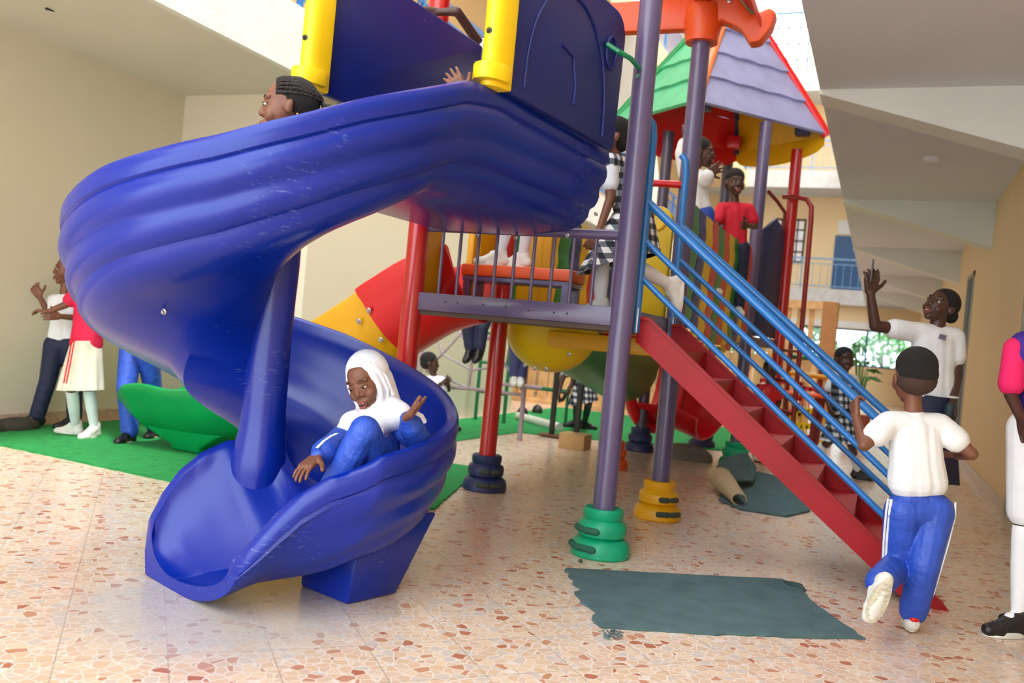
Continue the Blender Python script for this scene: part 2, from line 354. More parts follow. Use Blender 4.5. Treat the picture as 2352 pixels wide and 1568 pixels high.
# far end of the courtyard
YF = 29.
b = B().mm((-8, YF, 0), (2.5, YF+.2, 1.08)).mm((-8, YF, 2.2), (2.5, YF+.2, 2.96)).mm((-8, YF, 1.08), (-6.2, YF+.2, 2.2)).mm((.95, YF, 1.08), (2.5, YF+.2, 2.2))
struct('wall_far', b, WCREAM, smooth=False)
struct('trim_7', B().mm((-8, YF-.06, 2.22), (2.5, YF, 2.42)), FASC, smooth=False, label='white band above the ground floor windows of the far wall')
wf = B()
for x in (-6.2, -4.9, -3.3, -1.5, -1.45+1.0, .9): wf.mm((x, YF+.02, 1.08), (x+.06, YF+.08, 2.2))
wf.mm((-6.2, YF+.02, 1.08), (.95, YF+.08, 1.13)).mm((-6.2, YF+.02, 2.15), (.95, YF+.08, 2.2))
w1 = struct('window_1', wf, BLUED, smooth=False)
g = B()
for i in range(24): g.mm((-6.1+i*.3, YF+.03, 1.1), (-6.09+i*.3, YF+.05, 2.2))
g.build('window_bars', RB, w1, smooth=False)
B().mm((-6.2, YF+.1, 1.1), (.95, YF+.104, 2.2)).build('window_pane', mat('window_glass', (235, 245, 245), .05, 0, trans=1.), w1, smooth=False)
for k, (z0, z1) in enumerate(((2.9, 3.36), (6.5, 7.04), (9.55, 10.1))):
    struct('trim_%d' % (k+8), B().mm((-8, YF-.02 if k else YF-.3, z0), (2.5, YF+1.8, z1)), SLABG, smooth=False, label=['pale grey edge of the first floor slab on the far wall', 'pale grey edge of the second floor slab on the far wall', 'pale grey edge of the top floor slab on the far wall'][k])
for k, z in enumerate((3.36, 7.04)):
    railing('balcony_railing', ['pale blue railing of the first floor balcony on the far wall', 'pale blue railing of the second floor balcony on the far wall'][k], (-6.2, YF+.05, z), (1.2, YF+.05, z), m=RB, step=.22)
b = B().mm((-8, YF+1.6, 3.3), (2.5, YF+1.8, 9.9))
struct('wall_far_upper', b, WCREAM, smooth=False)
b = B().mm((-8, YF+.1, 10), (-4.9, YF+.3, 12.6)).mm((-2.9, YF+.1, 10), (2.5, YF+.3, 12.6)).mm((-4.9, YF+.1, 12.1), (-2.9, YF+.3, 12.6))
struct('wall_far_top', b, WCREAM, smooth=False)
def grid_window(name, x0, x1, z0, z1, y, nx, nz, m):
    f = B().mm((x0, y, z0), (x1, y+.06, z0+.06)).mm((x0, y, z1-.06), (x1, y+.06, z1)).mm((x0, y, z0), (x0+.06, y+.06, z1)).mm((x1-.06, y, z0), (x1, y+.06, z1))
    for i in range(1, nx): x = lerp(x0, x1, i/nx); f.mm((x-.02, y, z0), (x+.02, y+.05, z1))
    for i in range(1, nz): z = lerp(z0, z1, i/nz); f.mm((x0, y, z-.02), (x1, y+.05, z+.02))
    o = struct(name, f, m, smooth=False)
    return o
grid_window('window_2', -4.9, -2.9, 10.05, 12.1, YF+.1, 6, 4, mat('steel_blue_bars', (60, 100, 140), .5))
o = grid_window('window_3', -3.65, -2.62, 4.3, 5.75, YF+1.55, 4, 4, DARK)
B().mm((-3.6, YF+1.585, 4.3), (-2.65, YF+1.597, 5.75)).build('window_pane', mat('sky_white_pane', (250, 252, 255), .02, 0), o, smooth=False)  # opaque white; the sky's brightness is painted into this pane
struct('door_9', B().mm((-1.68, YF+1.54, 3.36), (-.7, YF+1.6, 5.25)), BLUED, smooth=False)
struct('window_4', B().mm((-1.62, YF+1.55, 5.3), (-.7, YF+1.6, 5.75)), FASC, smooth=False)
# white stair flight and railing on the left facade
b = B().prism([(EL+.1, 14.5, 6.9), (EL+.1, 14.5, 7.5), (EL+.1, 17.6, 4.2), (EL+.1, 17.6, 3.5), (EL+.1, 17., 3.5)], (-.9, 0, 0))
struct('trim_11', b, FASC, smooth=False, label='white raked underside of an upper flight of stairs at the left')
# greenery beyond the far window
for i, (x, y, z, r) in enumerate(((-5.3, 33.5, 1.1, 1.25), (-2.6, 33.6, 1.3, 1.3), (.05, 33.5, 1.15, 1.25), (2.7, 33.6, 1.3, 1.3))):
    bb = B(); rnd = random.Random(i)
    for k in range(900):
        th, ph = rnd.uniform(0, 6.28), math.acos(rnd.uniform(-1, 1)); rr = r*rnd.uniform(.6, 1)**.5
        c = Vector((x+rr*math.sin(ph)*math.cos(th), y+rr*.6*math.sin(ph)*math.sin(th), max(.1, z+rr*math.cos(ph))))
        a = Vector((rnd.uniform(-1, 1), rnd.uniform(-1, 1), rnd.uniform(-1, 1))).normalized()*.12; q = a.orthogonal().normalized()*.07
        vs = [bb.m.verts.new(p) for p in (c-a, c+q, c+a, c-q)]; bb.face(vs)
    t = thing('garden_bush', ['leafy bush behind the far window, first from the left', 'tall leafy bush behind the middle of the far window', 'leafy bush behind the right part of the far window', 'leafy bush beyond the far right corner of the yard'][i], 'bush', (x, y, 0), 'bushes outside the far window')
    bb.build('foliage', LEAF, t, smooth=False); B().tube([(x, y, 0), (x+.05, y, .8), (x, y, 1.5)], .07, 8).build('trunk', mat('bark', (90, 70, 50), .9), t)
tag(B().mm((-30, 31.5, -.25), (30, 60, -.02)).build('garden_ground', mat('grass_ground', (110, 135, 70), .9), smooth=False), 'garden ground outside beyond the far wall', 'ground', kind='structure')

# turf carpets
def sheet(name, poly, z0, t, m, label, cat='carpet', group=None, amp=.006, seed=1, hmap=None):
    rnd = random.Random(seed); P = []
    n = len(poly)
    for i in range(n):
        a, c = Vector((*poly[i][:2], 0)), Vector((*poly[(i+1) % n][:2], 0)); k = max(2, int((c-a).length/.04)); nrm = (c-a).cross(Z).normalized()
        e = poly[i][2] if len(poly[i]) > 2 else amp
        for j in range(k):
            P.append(a.lerp(c, j/k) + nrm*(rnd.uniform(-1, 1)*e if j else 0))
    bb = B().prism([p+Z*z0 for p in P], (0, 0, t)); o = bb.build(name, m, smooth=False); tag(o, label, cat, group); return o
G = 'green turf carpets'
sheet('turf_carpet', [(-5.98, 3.95), (-5.3, 4.17), (-3.9, 4.09), (-2.75, 4.02), (-2.3, 4.6), (-2.75, 6.25), (-5.98, 6.25)], 0, .012, TURF, 'green artificial turf carpet by the left wall, under the children and the green slide end', group=G)
sheet('turf_carpet', [atz(1000, 960).to_2d(), atz(1100, 968).to_2d(), atz(1108, 985).to_2d(), atz(1195, 993).to_2d(), atz(1060, 1012).to_2d(), atz(960, 1020).to_2d()], 0, .01, TURF, 'small pointed green turf piece behind the post with the blue foot', group=G, seed=3)
sheet('turf_carpet', [(-4.5, 8.9), (-3.3, 9.0), (-1.35, 9.95), (-1.0, 10.6), (-1.3, 13.0), (-4.5, 13.0)], 0, .012, TURF, 'large green turf carpet in front of the timber pallet fence', group=G, seed=5)

# ------------------------------------------------------------------ play tower posts
def foot(c, m, parent, holes=(), s=1.0):
    pr = [(.062, .235), (.098, .238), (.108, .228), (.108, .195), (.100, .183), (.106, .176), (.124, .166), (.132, .145), (.128, .105), (.112, .094), (.128, .088), (.148, .072), (.158, .045), (.158, .008), (.15, .0)]
    pr = [(r*s*.93, z) for r, z in pr][::-1]
    o = B().lathe(c, pr, 40).build('foot', m, parent)
    if holes:
        h = B()
        for a, z, w in holes:
            d = Vector((math.cos(a), math.sin(a), 0)); t = d.cross(Z); r = .128 if z > .1 else .15
            h.caps(Vector(c)+d*r*.945*s+t*w+Z*z, Vector(c)+d*r*.945*s-t*w+Z*z, .017, n=10)
        h.build('slots', mat('slot_shadow_plastic', (60, 70, 60), .8) if m is not GRF else mat('shaded_green_slot', (35, 95, 75), .8), o)  # solid insets; their darker colour paints the shade inside the slots
    return o
def post(x, y, z1, m, label, fm=None, z0=0, r=.057, holes=(), group='support posts of the play towers', s=1.0):
    t = thing('support_post', label, 'post', (x, y, z0), group)
    B().tube([(x, y, z0+.01), (x, y, z1)], r, 28).build('pole', m, t)
    if fm: foot((x, y, z0), fm, t, holes, s)
    return t

post(-1.2, 4.28, 3.15, PUR, 'thick purple post at the near corner of the tower, in a green ringed foot', GRF, holes=[(-2.45, .135, .028), (-1.75, .135, .03), (-2.6, .05, .03), (-1.85, .05, .045)])
post(-1.19, 5.47, 2.98, PUR, 'purple post standing in a yellow ringed foot behind the red stairs', YELD, holes=[(-1.05, .135, .02), (-.45, .135, .02), (-1.1, .05, .03), (-.5, .05, .03)])
post(-2.39, 4.28, 3.4, REDP, 'red post at the left end of the purple platform beam, rising beside the blue slide', NAVY)
post(-2.37, 5.46, 3.2, REDP, 'red post under the platform, standing in a navy blue ringed foot', NAVY, holes=[(-1.2, .135, .02), (-.6, .135, .02), (-1.25, .05, .03), (-.6, .05, .03)])
post(-1.19, 8.65, 3.29, PUR, 'purple post of the far tower, wrapped by the rolled mat at its base', GRF)
post(-2.17, 8.85, 3.25, mat('dark_purple_paint', (70, 60, 82), .35, coat=.3), 'dark purple far tower post in a navy foot, seen left of the red tube mouth', NAVY)
post(-.96, 9.4, 3.2, REDP, 'red post of the far tower beside the thin red climbing pipe', RED)
post(-1.75, 10.0, 3.25, mat('dark_purple_paint', (70, 60, 82)), 'dark purple post at the back corner of the far tower', NAVY)

# ------------------------------------------------------------------ tower platform
t = thing('tower_platform', 'purple framed platform of the near tower with a row of bolt holes along its beam', 'platform', (-1.79, 4.87, 1.14))
def frame(z0, z1, x0, x1, y0, y1, w=.05):
    return B().mm((x0, y0-w/2, z0), (x1, y0+w/2, z1)).mm((x0, y1-w/2, z0), (x1, y1+w/2, z1)).mm((x0-w/2, y0, z0), (x0+w/2, y1, z1)).mm((x1-w/2, y0, z0), (x1+w/2, y1, z1))
frame(1.142, 1.238, -2.37, -1.215, 4.28, 5.46).build('frame', PUR, t, bevel=.004)
B().mm((-2.36, 4.29, 1.125), (-1.22, 5.45, 1.19)).build('deck_board', mat('brown_deck', (95, 75, 70), .7), t, smooth=False)
B().mm((-2.34, 4.27, 1.118), (-1.25, 4.32, 1.142)).build('edge_strip', mat('dark_under_edge', (80, 66, 60), .7), t, smooth=False)
for x in (-2.175, -2.1, -1.95, -1.82, -1.69, -1.55, -1.48):
    B().lathe((x, 4.2545, 1.195 if x < -1.7 else 1.185), [(.006, 0), (.006, .001)], 12, axis=(0, -1, 0)).build('bolt_hole', DARK, t)
t = thing('guard_rail', 'purple barred guard rail on the platform beam right under the blue slide', 'railing', (-1.8, 4.29, 1.238))
B().tube([(-2.34, 4.3, 1.6), (-1.25, 4.3, 1.6)], .026, 14).build('top_rail', PUR, t)
for i in range(10):
    x = -2.245+i*.1075+(.0 if i < 8 else .01); B().tube([(x, 4.3, 1.235), (x, 4.3, 1.6)], .0095, 10).build('bar', PUR, t)
# bench (step) on the platform
t = thing('step_bench', 'orange topped step bench with purple legs standing on the platform', 'bench', (-2.0, 4.92, 1.192))
B().mm((-2.37, 4.80, 1.385), (-1.66, 5.05, 1.455)).build('seat_board', ORG, t, bevel=.012)
B().mm((-2.36, 4.81, 1.355), (-1.67, 5.04, 1.384)).build('seat_frame', PUR, t, bevel=.004)
for x in (-2.33, -1.70):
    for y in (4.83, 5.01): B().mm((x-.02, y-.02, 1.192), (x+.02, y+.02, 1.37)).build('leg', PUR, t, smooth=False)

# yellow entry panels
def panel(name, label, boxes, m, group, tunnel=None):
    t = thing(name, label, 'panel', boxes[0][0], group)
    for i, (lo, hi) in enumerate(boxes): B().mm(lo, hi).build(['board', 'edge_rib', 'side_rib'][i], m, t, bevel=.015)
    return t
G = 'yellow entry panels of the near tower'
panel('entry_panel', 'yellow ribbed panel right beside the left red post', [((-2.45, 4.36, 1.24), (-2.40, 4.62, 2.0)), ((-2.47, 4.34, 1.24), (-2.42, 4.42, 2.02)), ((-2.47, 4.56, 1.24), (-2.42, 4.66, 2.0))], YELD, G)
panel('entry_panel', 'yellow panel just left of the hidden red post at the back of the platform', [((-2.45, 5.12, 1.24), (-2.40, 5.39, 2.0)), ((-2.47, 5.06, 1.24), (-2.42, 5.13, 2.0))], YELD, G)
panel('entry_panel', 'yellow panel on the back edge of the platform, in front of the striped bridge', [((-2.28, 5.46, 1.24), (-2.08, 5.5, 2.0)), ((-2.11, 5.44, 1.24), (-2.04, 5.52, 2.0))], YELD, G)
t = thing('entry_panel', 'tall yellow panel with a rounded top and a swirl, beside the far blue handrail post', 'panel', (-1.3, 5.5, 1.2), G)
P = [(-1.50, 5.5, 1.24), (-1.27, 5.5, 1.24), (-1.27, 5.5, 1.85)] + [(-1.37+.1*math.cos(a), 5.5, 1.85+.1*math.sin(a)) for a in [i*math.pi/10 for i in range(11)]] + [(-1.47, 5.5, 1.6)]
B().prism(P, (0, .05, 0)).build('board', YEL, t, bevel=.01)
B().tube([(-1.37+.055*math.cos(a*.5), 5.495, 1.85+.055*math.sin(a*.5)) for a in range(13)], .008, 8, closed=True).build('swirl', YELD, t)
B().tube([(-1.55, 5.35, 1.55), (-1.55, 5.35, 1.85), (-1.53, 5.35, 1.98), (-1.47, 5.36, 2.04), (-1.38, 5.38, 2.07), (-1.22, 5.42, 2.07)], .022, 12).build('handle', RED, t)
B().tube([(-1.55, 5.36, 1.82), (-1.5, 5.46, 1.8), (-1.4, 5.48, 1.8)], .022, 12).build('handle', RED, t)

# ------------------------------------------------------------------ stairs
t = thing('staircase', 'red metal staircase climbing to the purple platform', 'stairs', (.2, 4.85, 0))
Y0, Y1 = 4.44, 5.24
sl = -.775
def zt(x): return 1.19 + (x+1.16)*sl
for y in (Y0, Y1):
    xe = .30
    P = [(-1.16, y, 1.075), (-1.16, y, 1.205), (-1.10, y, 1.20), (.36, y, zt(.36)+.015), (.385, y, .0), (.22, y, 0)]
    B().prism(P, (0, .012, 0)).build('stringer', REDS, t, smooth=False)
    B().prism([(-1.16, y-.015, 1.205), (-1.10, y-.015, 1.205), (.36, y-.015, zt(.36)+.02), (.36, y-.015, zt(.36)+.008), (-1.10, y-.015, 1.19), (-1.16, y-.015, 1.19)], (0, .035, 0)).build('stringer_flange', REDS, t, smooth=False)
n = 8
for i in range(n):
    x = -1.02+i*.178; z = zt(x)-.03
    B().prism([(x-.10, Y0+.012, z), (x+.075, Y0+.012, z), (x+.075, Y0+.012, z-.012), (x-.10, Y0+.012, z-.012)], (0, Y1-Y0-.012, 0)).build('tread', REDS, t, smooth=False)
    B().prism([(x+.075, Y0+.012, z), (x+.083, Y0+.012, z), (x+.083, Y0+.012, z-.14), (x+.075, Y0+.012, z-.14)], (0, Y1-Y0-.012, 0)).build('riser', REDS, t, smooth=False)
def handrail(y, label, xo=0):
    t = thing('handrail', label, 'handrail', (-1.17, y, 1.2), 'blue handrails of the red stairs')
    B().tube([(-1.165, y, 1.12), (-1.165, y, 2.12), (-1.175, y, 2.19), (-1.2, y, 2.22)], .022, 12).build('post', BLP, t)
    for k, (z0, r) in enumerate(((1.795, .021), (1.60, .015), (1.41, .015))):
        a, c = Vector((-1.165, y, z0)), Vector((.13, y, z0-1.295*(.825 if y < 5 else .80)))
        pts = [a, a.lerp(c, .5), c]
        if k == 0: pts += [c+Vector((.025, 0, -.04)), c+Vector((.03, 0, -.09)), c+Vector((.03, 0, -.60))]
        B().tube(pts, r, 12).build('rail', BLP, t)
    B().bar((-1.17, y, 1.12), (-1.17, y, 1.25), .04, .04, up=(0, 1, 0)).build('bracket', STEEL, t, bevel=.004)
    return t
handrail(4.43, 'nearer blue three bar handrail of the red stairs')
handrail(5.27, 'farther blue three bar handrail of the red stairs')

# ------------------------------------------------------------------ spiral slide
CX, CY, RC = -2.27, 2.93, .43
lipz = [(-1.4, 2.01), (-.3, 2.0), (0, 1.95)]
lipT = [(0, 1.95), (15, 1.87), (34, 1.77), (49, 1.68), (68, 1.58), (84, 1.52), (100, 1.466), (116, 1.40), (130, 1.345), (160, 1.25), (200, 1.135), (242, 1.017), (260, .96), (278, .885), (296, .815), (317, .74), (335, .675), (360, .615), (378, .575), (396, .515), (412, .44)]
SEND = 380
st = []   # (C, n, lip z, wi, wo, hi, ho)
for i in range(22):
    y = 4.27-(4.27-2.93)*i/22; k = (4.27-y)/1.34
    lz = interp([(0, 2.01), (.8, 2.0), (1, 1.955)], k)
    wi = interp([(0, .43), (.6, .42), (.85, .37), (1, .33)], k); wo = interp([(0, .40), (.6, .34), (1, .30)], k)
    hi = interp([(0, .38), (.6, .38), (.78, .36), (.92, .22), (1, .08)], k)
    st.append((Vector((lerp(-1.80, CX+RC, min(1, k*1.6)), y, 0)), Vector((1, 0, 0)), lz, wi, wo, hi, .39))
N = 110
for i in range(N+1):
    a = SEND*i/N; th = math.radians(-a); nrm = Vector((math.cos(th), math.sin(th), 0))
    ho = interp([(0, .39), (250, .37), (340, .36), (380, .37), (408, .36)], a)
    hi = interp([(0, .08), (30, .04), (230, .04), (290, .10), (330, .20), (360, .28), (380, .33)], a)
    wi = interp([(0, .33), (340, .33), (380, .48)], a)
    st.append((Vector((CX, CY, 0))+nrm*RC, nrm, interp(lipT, a), wi, interp([(0, .30), (340, .30), (380, .29)], a), hi, ho))
th = math.radians(-SEND); nrm = Vector((math.cos(th), math.sin(th), 0)); tan = Vector((math.sin(th), -math.cos(th), 0))
C0 = Vector((CX, CY, 0))+nrm*RC; zf0 = interp(lipT, SEND)-.37
K = 20
Cc = C0.copy()
for i in range(1, K+1):
    k = i/K; Cc = C0+tan*(.365*k)-nrm*(.20*k**1.2)
    ho = interp([(0, .37), (.4, .37), (.6, .34), (.75, .29), (.88, .23), (.96, .18), (1, .14)], k); hi = interp([(0, .33), (.25, .36), (.5, .35), (.7, .31), (.85, .24), (.95, .17), (1, .12)], k)
    zf = lerp(zf0, .045, min(1, k*1.1)**.8)
    w_ = interp([(0, 1), (.85, 1.0), (.95, .97), (1, .90)], k)
    st.append((Cc, nrm, zf+ho, interp([(0, .48), (.4, .46), (1, .385)], k)*w_, lerp(.29, .25, k)*w_, hi, ho))
rings = []
for si, (C, nn, lz, wi, wo, hi, ho) in enumerate(st):
    C_a = SEND*(si-22)/N
    zf = lz-ho; P = []
    kk = max(0, min(1, (C_a-368)/50)); u0 = lerp(wo-min(.30, wo)*.95, -.15, kk); hw = max(0, min(1, (hi-.05)/.12)); v0 = lerp(-wi+.16+.14*hw, -.16, kk); mm_ = interp([(325, 0), (360, 1), (400, 1), (435, 0)], C_a); v0 = lerp(v0, -.06, mm_)
    for j in range(9):                       # inner wall, top to floor
        ph = math.pi/2*(1-j/8); P.append((v0-(wi+v0)*math.sin(ph), hi*lerp(1-math.cos(ph), math.sin(ph)**1.25, mm_)))
    P.append(((v0+u0)/2, -.004))
    for j in range(13):
        ph = math.pi/2*j/12; P.append((u0+(wo-u0)*math.sin(ph), ho*(1-math.cos(ph))))
    q = min(1, ho/.3); h = ho
    lip = [(.010, .014), (.028, .022), (.048, .016), (.058, 0), (.060, -.03*q), (.056, -.055*q), (.046, -.064*q), (.052, -.078*q), (.058, -.10*q), (.058, -.125*q), (.050, -.152*q), (.034, -.172*q), (.026, -.186*q), (.026, -.20*q), (.028, -.225*q), (.022, -.25*q), (.008, -.275*q), (-.014, -.29*q), (-.018, -.305*q), (-.022, -.33*q), (-.045, -.36*q), (-.08, -.385*q), (-.13, -.405*q)]
    for li, (du, dz) in enumerate(lip):
        if li < 8: P.append((wo+du, h+dz)); continue
        g_ = math.radians(lerp(84, 4, (li-8)/(len(lip)-9))); bu, bz = u0+(wo-u0)*math.sin(g_), ho*(1-math.cos(g_)); tn = Vector(((wo-u0)*math.cos(g_), ho*math.sin(g_))).normalized()
        P.append((lerp(wo+du, bu+tn.y*.05, kk), lerp(h+dz, bz-tn.x*.05, kk)))
    sk = interp([(-60, 0), (30, .02), (90, .07), (140, .17), (250, .18), (310, .06), (340, 0)], C_a)
    P += [(lerp(u0, v0, .25)-.02, -.045-sk*.35), (lerp(u0, v0, .7), -.045-sk*.75)]
    for (du, dz), d2 in zip(((-.02, -.04), (-.045, hi*.45), (-.055, hi*.8), (-.052, hi-.01), (-.035, hi+.014), (-.012, hi+.012)), (-.04-sk, -.03-sk*.8, -.02-sk*.5, -.01, 0, hi*.6)): P.append((-wi+lerp(-.03, du, hw), lerp(d2, dz, hw)))
    rings.append([C+nn*u+Z*(zf+z) for u, z in P])
slide = thing('spiral_slide', 'large royal blue spiral slide winding round a central column down to the floor', 'slide', (CX, CY, 0))
B().loft(rings).build('chute', BLUE, slide, angle=34)
B().lathe((CX, CY, 0), [(.10, .28), (.112, .40), (.112, .46), (.102, .51), (.093, .57), (.087, .66), (.084, .95), (.086, 1.1), (.09, 1.25), (.088, 1.42), (.08, 1.5)], 36).build('centre_column', BLUE, slide)
lg0 = [(-2.0, 2.90, 0), (-1.73, 2.82, 0), (-1.66, 3.06, 0), (-1.93, 3.16, 0)]
ctr = Vector((-1.81, 2.98, 0)); lg1 = [ctr+(Vector(p)-ctr)*1.22+Vector((.02, .03, .31)) for p in lg0]; lg1[2] += Vector((.02, .1, 0)); lg1[3] += Vector((0, .1, 0))
B().loft([lg0, lg1]).build('support_leg', BLUE, slide, bevel=.012)
# rear flange and bolts of the entry
def bolt(c, ax, par, r=.011, m=STEEL): return B().lathe(c, [(r, 0), (r, .004), (r*.6, .006), (r*.55, .012)], 14, axis=ax).build('bolt', m, par)
for x, z in ((-2.2, 1.60), (-2.0, 1.565), (-1.78, 1.56), (-1.50, 1.585), (-1.36, 1.7)): bolt((x, 4.21, z-.01), (0, -1, -.4), slide)
bolt(Vector((CX, CY, 0))+Vector((math.cos(math.radians(-100)), math.sin(math.radians(-100)), 0))*.50+Z*1.02, (0, -1, -.3), slide)
# hood side panels
def hood(name, x0, x1, y0, y1, z0, z1, side):
    t = thing('slide_hood_panel', name, 'panel', (x0, y0, z0), 'hood panels of the spiral slide')
    a, c = Vector((x0, y0, 0)), Vector((x1, y1, 0)); L = (c-a).length; d = (c-a)/L; nn = Vector((d.y, -d.x, 0))*side   # nn: faces inside/camera
    def pt(s, z, o=0): return a+d*(s*L)+Z*z+nn*o
    r = .12 if side > 0 else .02; out = [pt(0, z0), pt(1-.02, z0)] + [pt(1-(r/L)*(1-math.cos(q)), z1-r+r*math.sin(q)) for q in [k*math.pi/2/8 for k in range(9)]] + [pt(0, z1+.02)]
    B().prism(out, nn*.045).build('board', BLUEP, t, bevel=.012)
    if side > 0:
        arch = [pt(.5+.34*math.cos(q), lerp(z0+.05, z1-.10, max(0, math.sin(q))**.8), .047) for q in [k*math.pi/20 for k in range(21)]]
        B().tube([arch[0]-Z*.02]+arch, .007, 8).build('arch_moulding', BLUEP, t)
        B().tube([pt(.42, z0+.32, .047), pt(.52, z0+.30, .047), pt(.56, z0+.18, .047), pt(.55, z0+.1, .047)], .007, 8).build('swirl', BLUEP, t)
        ring = [pt(.86+.055/L*math.cos(q), z1-.22+.075*math.sin(q), .047) for q in [k*math.pi/10 for k in range(20)]]
        B().tube(ring, .008, 8, closed=True).build('ring_moulding', BLUEP, t)
        B().tube([pt(.80, z1-.20, .05), pt(.82, z1-.23, .10), pt(.9, z1-.24, .13), pt(1.02, z1-.245, .12), (-1.23, 4.27, z1-.26), (-1.215, 4.225, z1-.285)], .0125, 12).build('green_hand_hold', mat('green_handle', (10, 140, 95), .25, coat=.4), t)
    else:
        for s0, s1, zz0, zz1 in ((.05, .98, z0+.13, z0+.13), (.05, .98, z1-.13, z1-.13), (.05, .98, z1-.05, z1-.05)):
            B().tube([pt(s0, zz0, .047), pt((s0+s1)/2, zz0, .047), pt(s1, zz1, .047)], .011, 8).build('rib', BLUEP, t)
        B().tube([pt(.14, z0+.02, .048), pt(.14, z0+.1, .048), pt(.17, z0+.115, .048), pt(.2, z0+.1, .048), pt(.21, z0+.02, .048)], .006, 8).build('crack_outline', BLUEP, t)
        bolt(pt(.78, z1-.16, .05), nn, t, .014)
    # yellow half round corner piece at the front end
    q0 = pt(0, 0); P = []
    for k in range(9):
        g = math.pi*k/8; P.append(q0 + Vector((-.05*side*0, 0, 0)) - d*(.075*math.sin(g)) + nn*(.05*math.cos(g)) + nn*.02)
    P += [q0+nn*(-.04)+d*.035, q0+nn*(.08)+d*.035]
    bb = B().loft([[p+Z*zz for p in P] for zz in (z0-.01, z1+.08)])
    yo = bb.build('yellow_corner_post', YEL, t, bevel=.01)
    P2 = []
    for k in range(9):
        g = math.pi*k/8; P2.append(q0 - d*(.115*math.sin(g)) + nn*(.075*math.cos(g)) + nn*.02)
    B().loft([[p+Z*zz for p in P2] for zz in (z0+.01, z0+.075)]).build('yellow_collar', YEL, t, bevel=.006)
    for zz in (z0+.20, z0+.42): bolt(q0-d*.072+nn*.02+Z*zz, -d, t, .012, DARK)
    return t
hood('blue hood panel with an arch moulding right of the slide entrance, beside the purple post', -1.49, -1.335, 3.13, 4.22, 2.0, 2.66, 1)
hood('ribbed blue hood panel on the left side of the slide entrance', -2.28, -2.13, 3.10, 4.34, 2.0, 2.60, -1)

# ------------------------------------------------------------------ half tube slides
def trough(name, secs, parent, m, r=.3, wall=.025, vs=1.0, open_up=Z, arc=(180, 360), cap=False):
    pts = [Vector(p) for p in secs]; rings = []
    fine = []
    for i in range(len(pts)-1):
        p0, p1, p2, p3 = pts[max(0, i-1)], pts[i], pts[i+1], pts[min(len(pts)-1, i+2)]
        for k in range(6):
            s = k/6; fine.append(.5*((2*p1)+(p2-p0)*s+(2*p0-5*p1+4*p2-p3)*s*s+(3*p1-p0-3*p2+p3)*s**3))
    fine.append(pts[-1])
    for i, p in enumerate(fine):
        tg = (fine[min(i+1, len(fine)-1)]-fine[max(i-1, 0)]).normalized(); sd = tg.cross(open_up).normalized(); u = sd.cross(tg)
        rr = r if not callable(r) else r(i/(len(fine)-1)); R = []
        a0, a1 = arc
        for k in range(17): g = math.radians(a0+(a1-a0)*k/16); R.append(p+sd*(math.cos(g)*rr)+u*(math.sin(g)*rr*vs+rr*.1))
        for k in (0, 1, 2): R.append(p+sd*(math.cos(math.radians(a1))*(rr+wall*(1, 1.7, 1.7)[k]))+u*(math.sin(math.radians(a1))*rr*vs+rr*.1+(wall*.7, wall*.2, -wall)[k]))
        for k in range(15, 0, -1): g = math.radians(a0+(a1-a0)*k/16); R.append(p+sd*(math.cos(g)*(rr+wall))+u*(math.sin(g)*(rr+wall)*vs+rr*.1))
        for k in (2, 1, 0): R.append(p+sd*(math.cos(math.radians(a0))*(rr+wall*(1, 1.7, 1.7)[k]))+u*(math.sin(math.radians(a0))*rr*vs+rr*.1+(wall*.7, wall*.2, -wall)[k]))
        rings.append(R)
    return B().loft(rings).build(name, m, parent, angle=50)
t = thing('trough_slide', 'open trough slide of red, yellow and green sections ending on the left turf carpet', 'slide', (-4.75, 5.3, 0))
trough('red_section', [(-2.36, 4.88, 1.50), (-2.6, 4.88, 1.41), (-2.8, 4.89, 1.29), (-2.92, 4.9, 1.21)], t, RED, r=.27, vs=1.5)
trough('yellow_section', [(-2.88, 4.9, 1.23), (-3.25, 4.92, .98), (-3.6, 4.98, .77), (-3.92, 5.05, .60)], t, YELD, r=.26, vs=1.5)
trough('green_section', [(-3.88, 5.03, .62), (-4.15, 5.04, .48), (-4.45, 5.05, .42), (-4.72, 5.06, .43), (-4.9, 5.07, .40), (-5.03, 5.08, .32)], t, GRN, r=lambda s: .28-.10*max(0, s-.8)*5, vs=1.15)
B().loft([[(-4.60, 4.93, .013), (-4.34, 4.93, .013), (-4.34, 5.2, .013), (-4.60, 5.2, .013)], [(-4.60, 4.91, .06), (-4.32, 4.91, .06), (-4.32, 5.22, .06), (-4.60, 5.22, .06)], [(-4.82, 4.86, .17), (-4.12, 4.86, .17), (-4.12, 5.26, .17), (-4.82, 5.26, .17)]]).build('pedestal', GRN, t, bevel=.03)
for q in ((-2.86, 4.60, 1.12), (-2.80, 4.67, .95), (-2.60, 4.64, 1.07), (-2.93, 4.61, 1.05)): bolt(q, (0, -1, -.3), t, .018)
t = thing('tube_slide', 'slide with yellow bowl, green chute and red scoop running under the platform', 'slide', (-1.7, 8.4, 0))
o = B()
rr = []
for i in range(9):                                  # yellow bowl
    ph = math.radians(90*i/8); r = .33*math.cos(ph)+.001; z = -.31*math.sin(ph)
    rr.append([(-2.09+r*math.cos(a), 5.72+r*.8*math.sin(a), 1.13+z) for a in [2*math.pi*k/28 for k in range(28)]])
o.loft(rr).build('yellow_bowl', YEL, t)
B().mm((-1.98, 5.35, 1.0), (-1.0, 5.42, 1.105)).build('yellow_edge_board', YELD, t, bevel=.01)
for x, z in ((-2.17, .86), (-2.1, .845), (-2.02, .85), (-1.87, .96)): bolt((x, 5.49, z), (0, -1, -.2), t, .014)
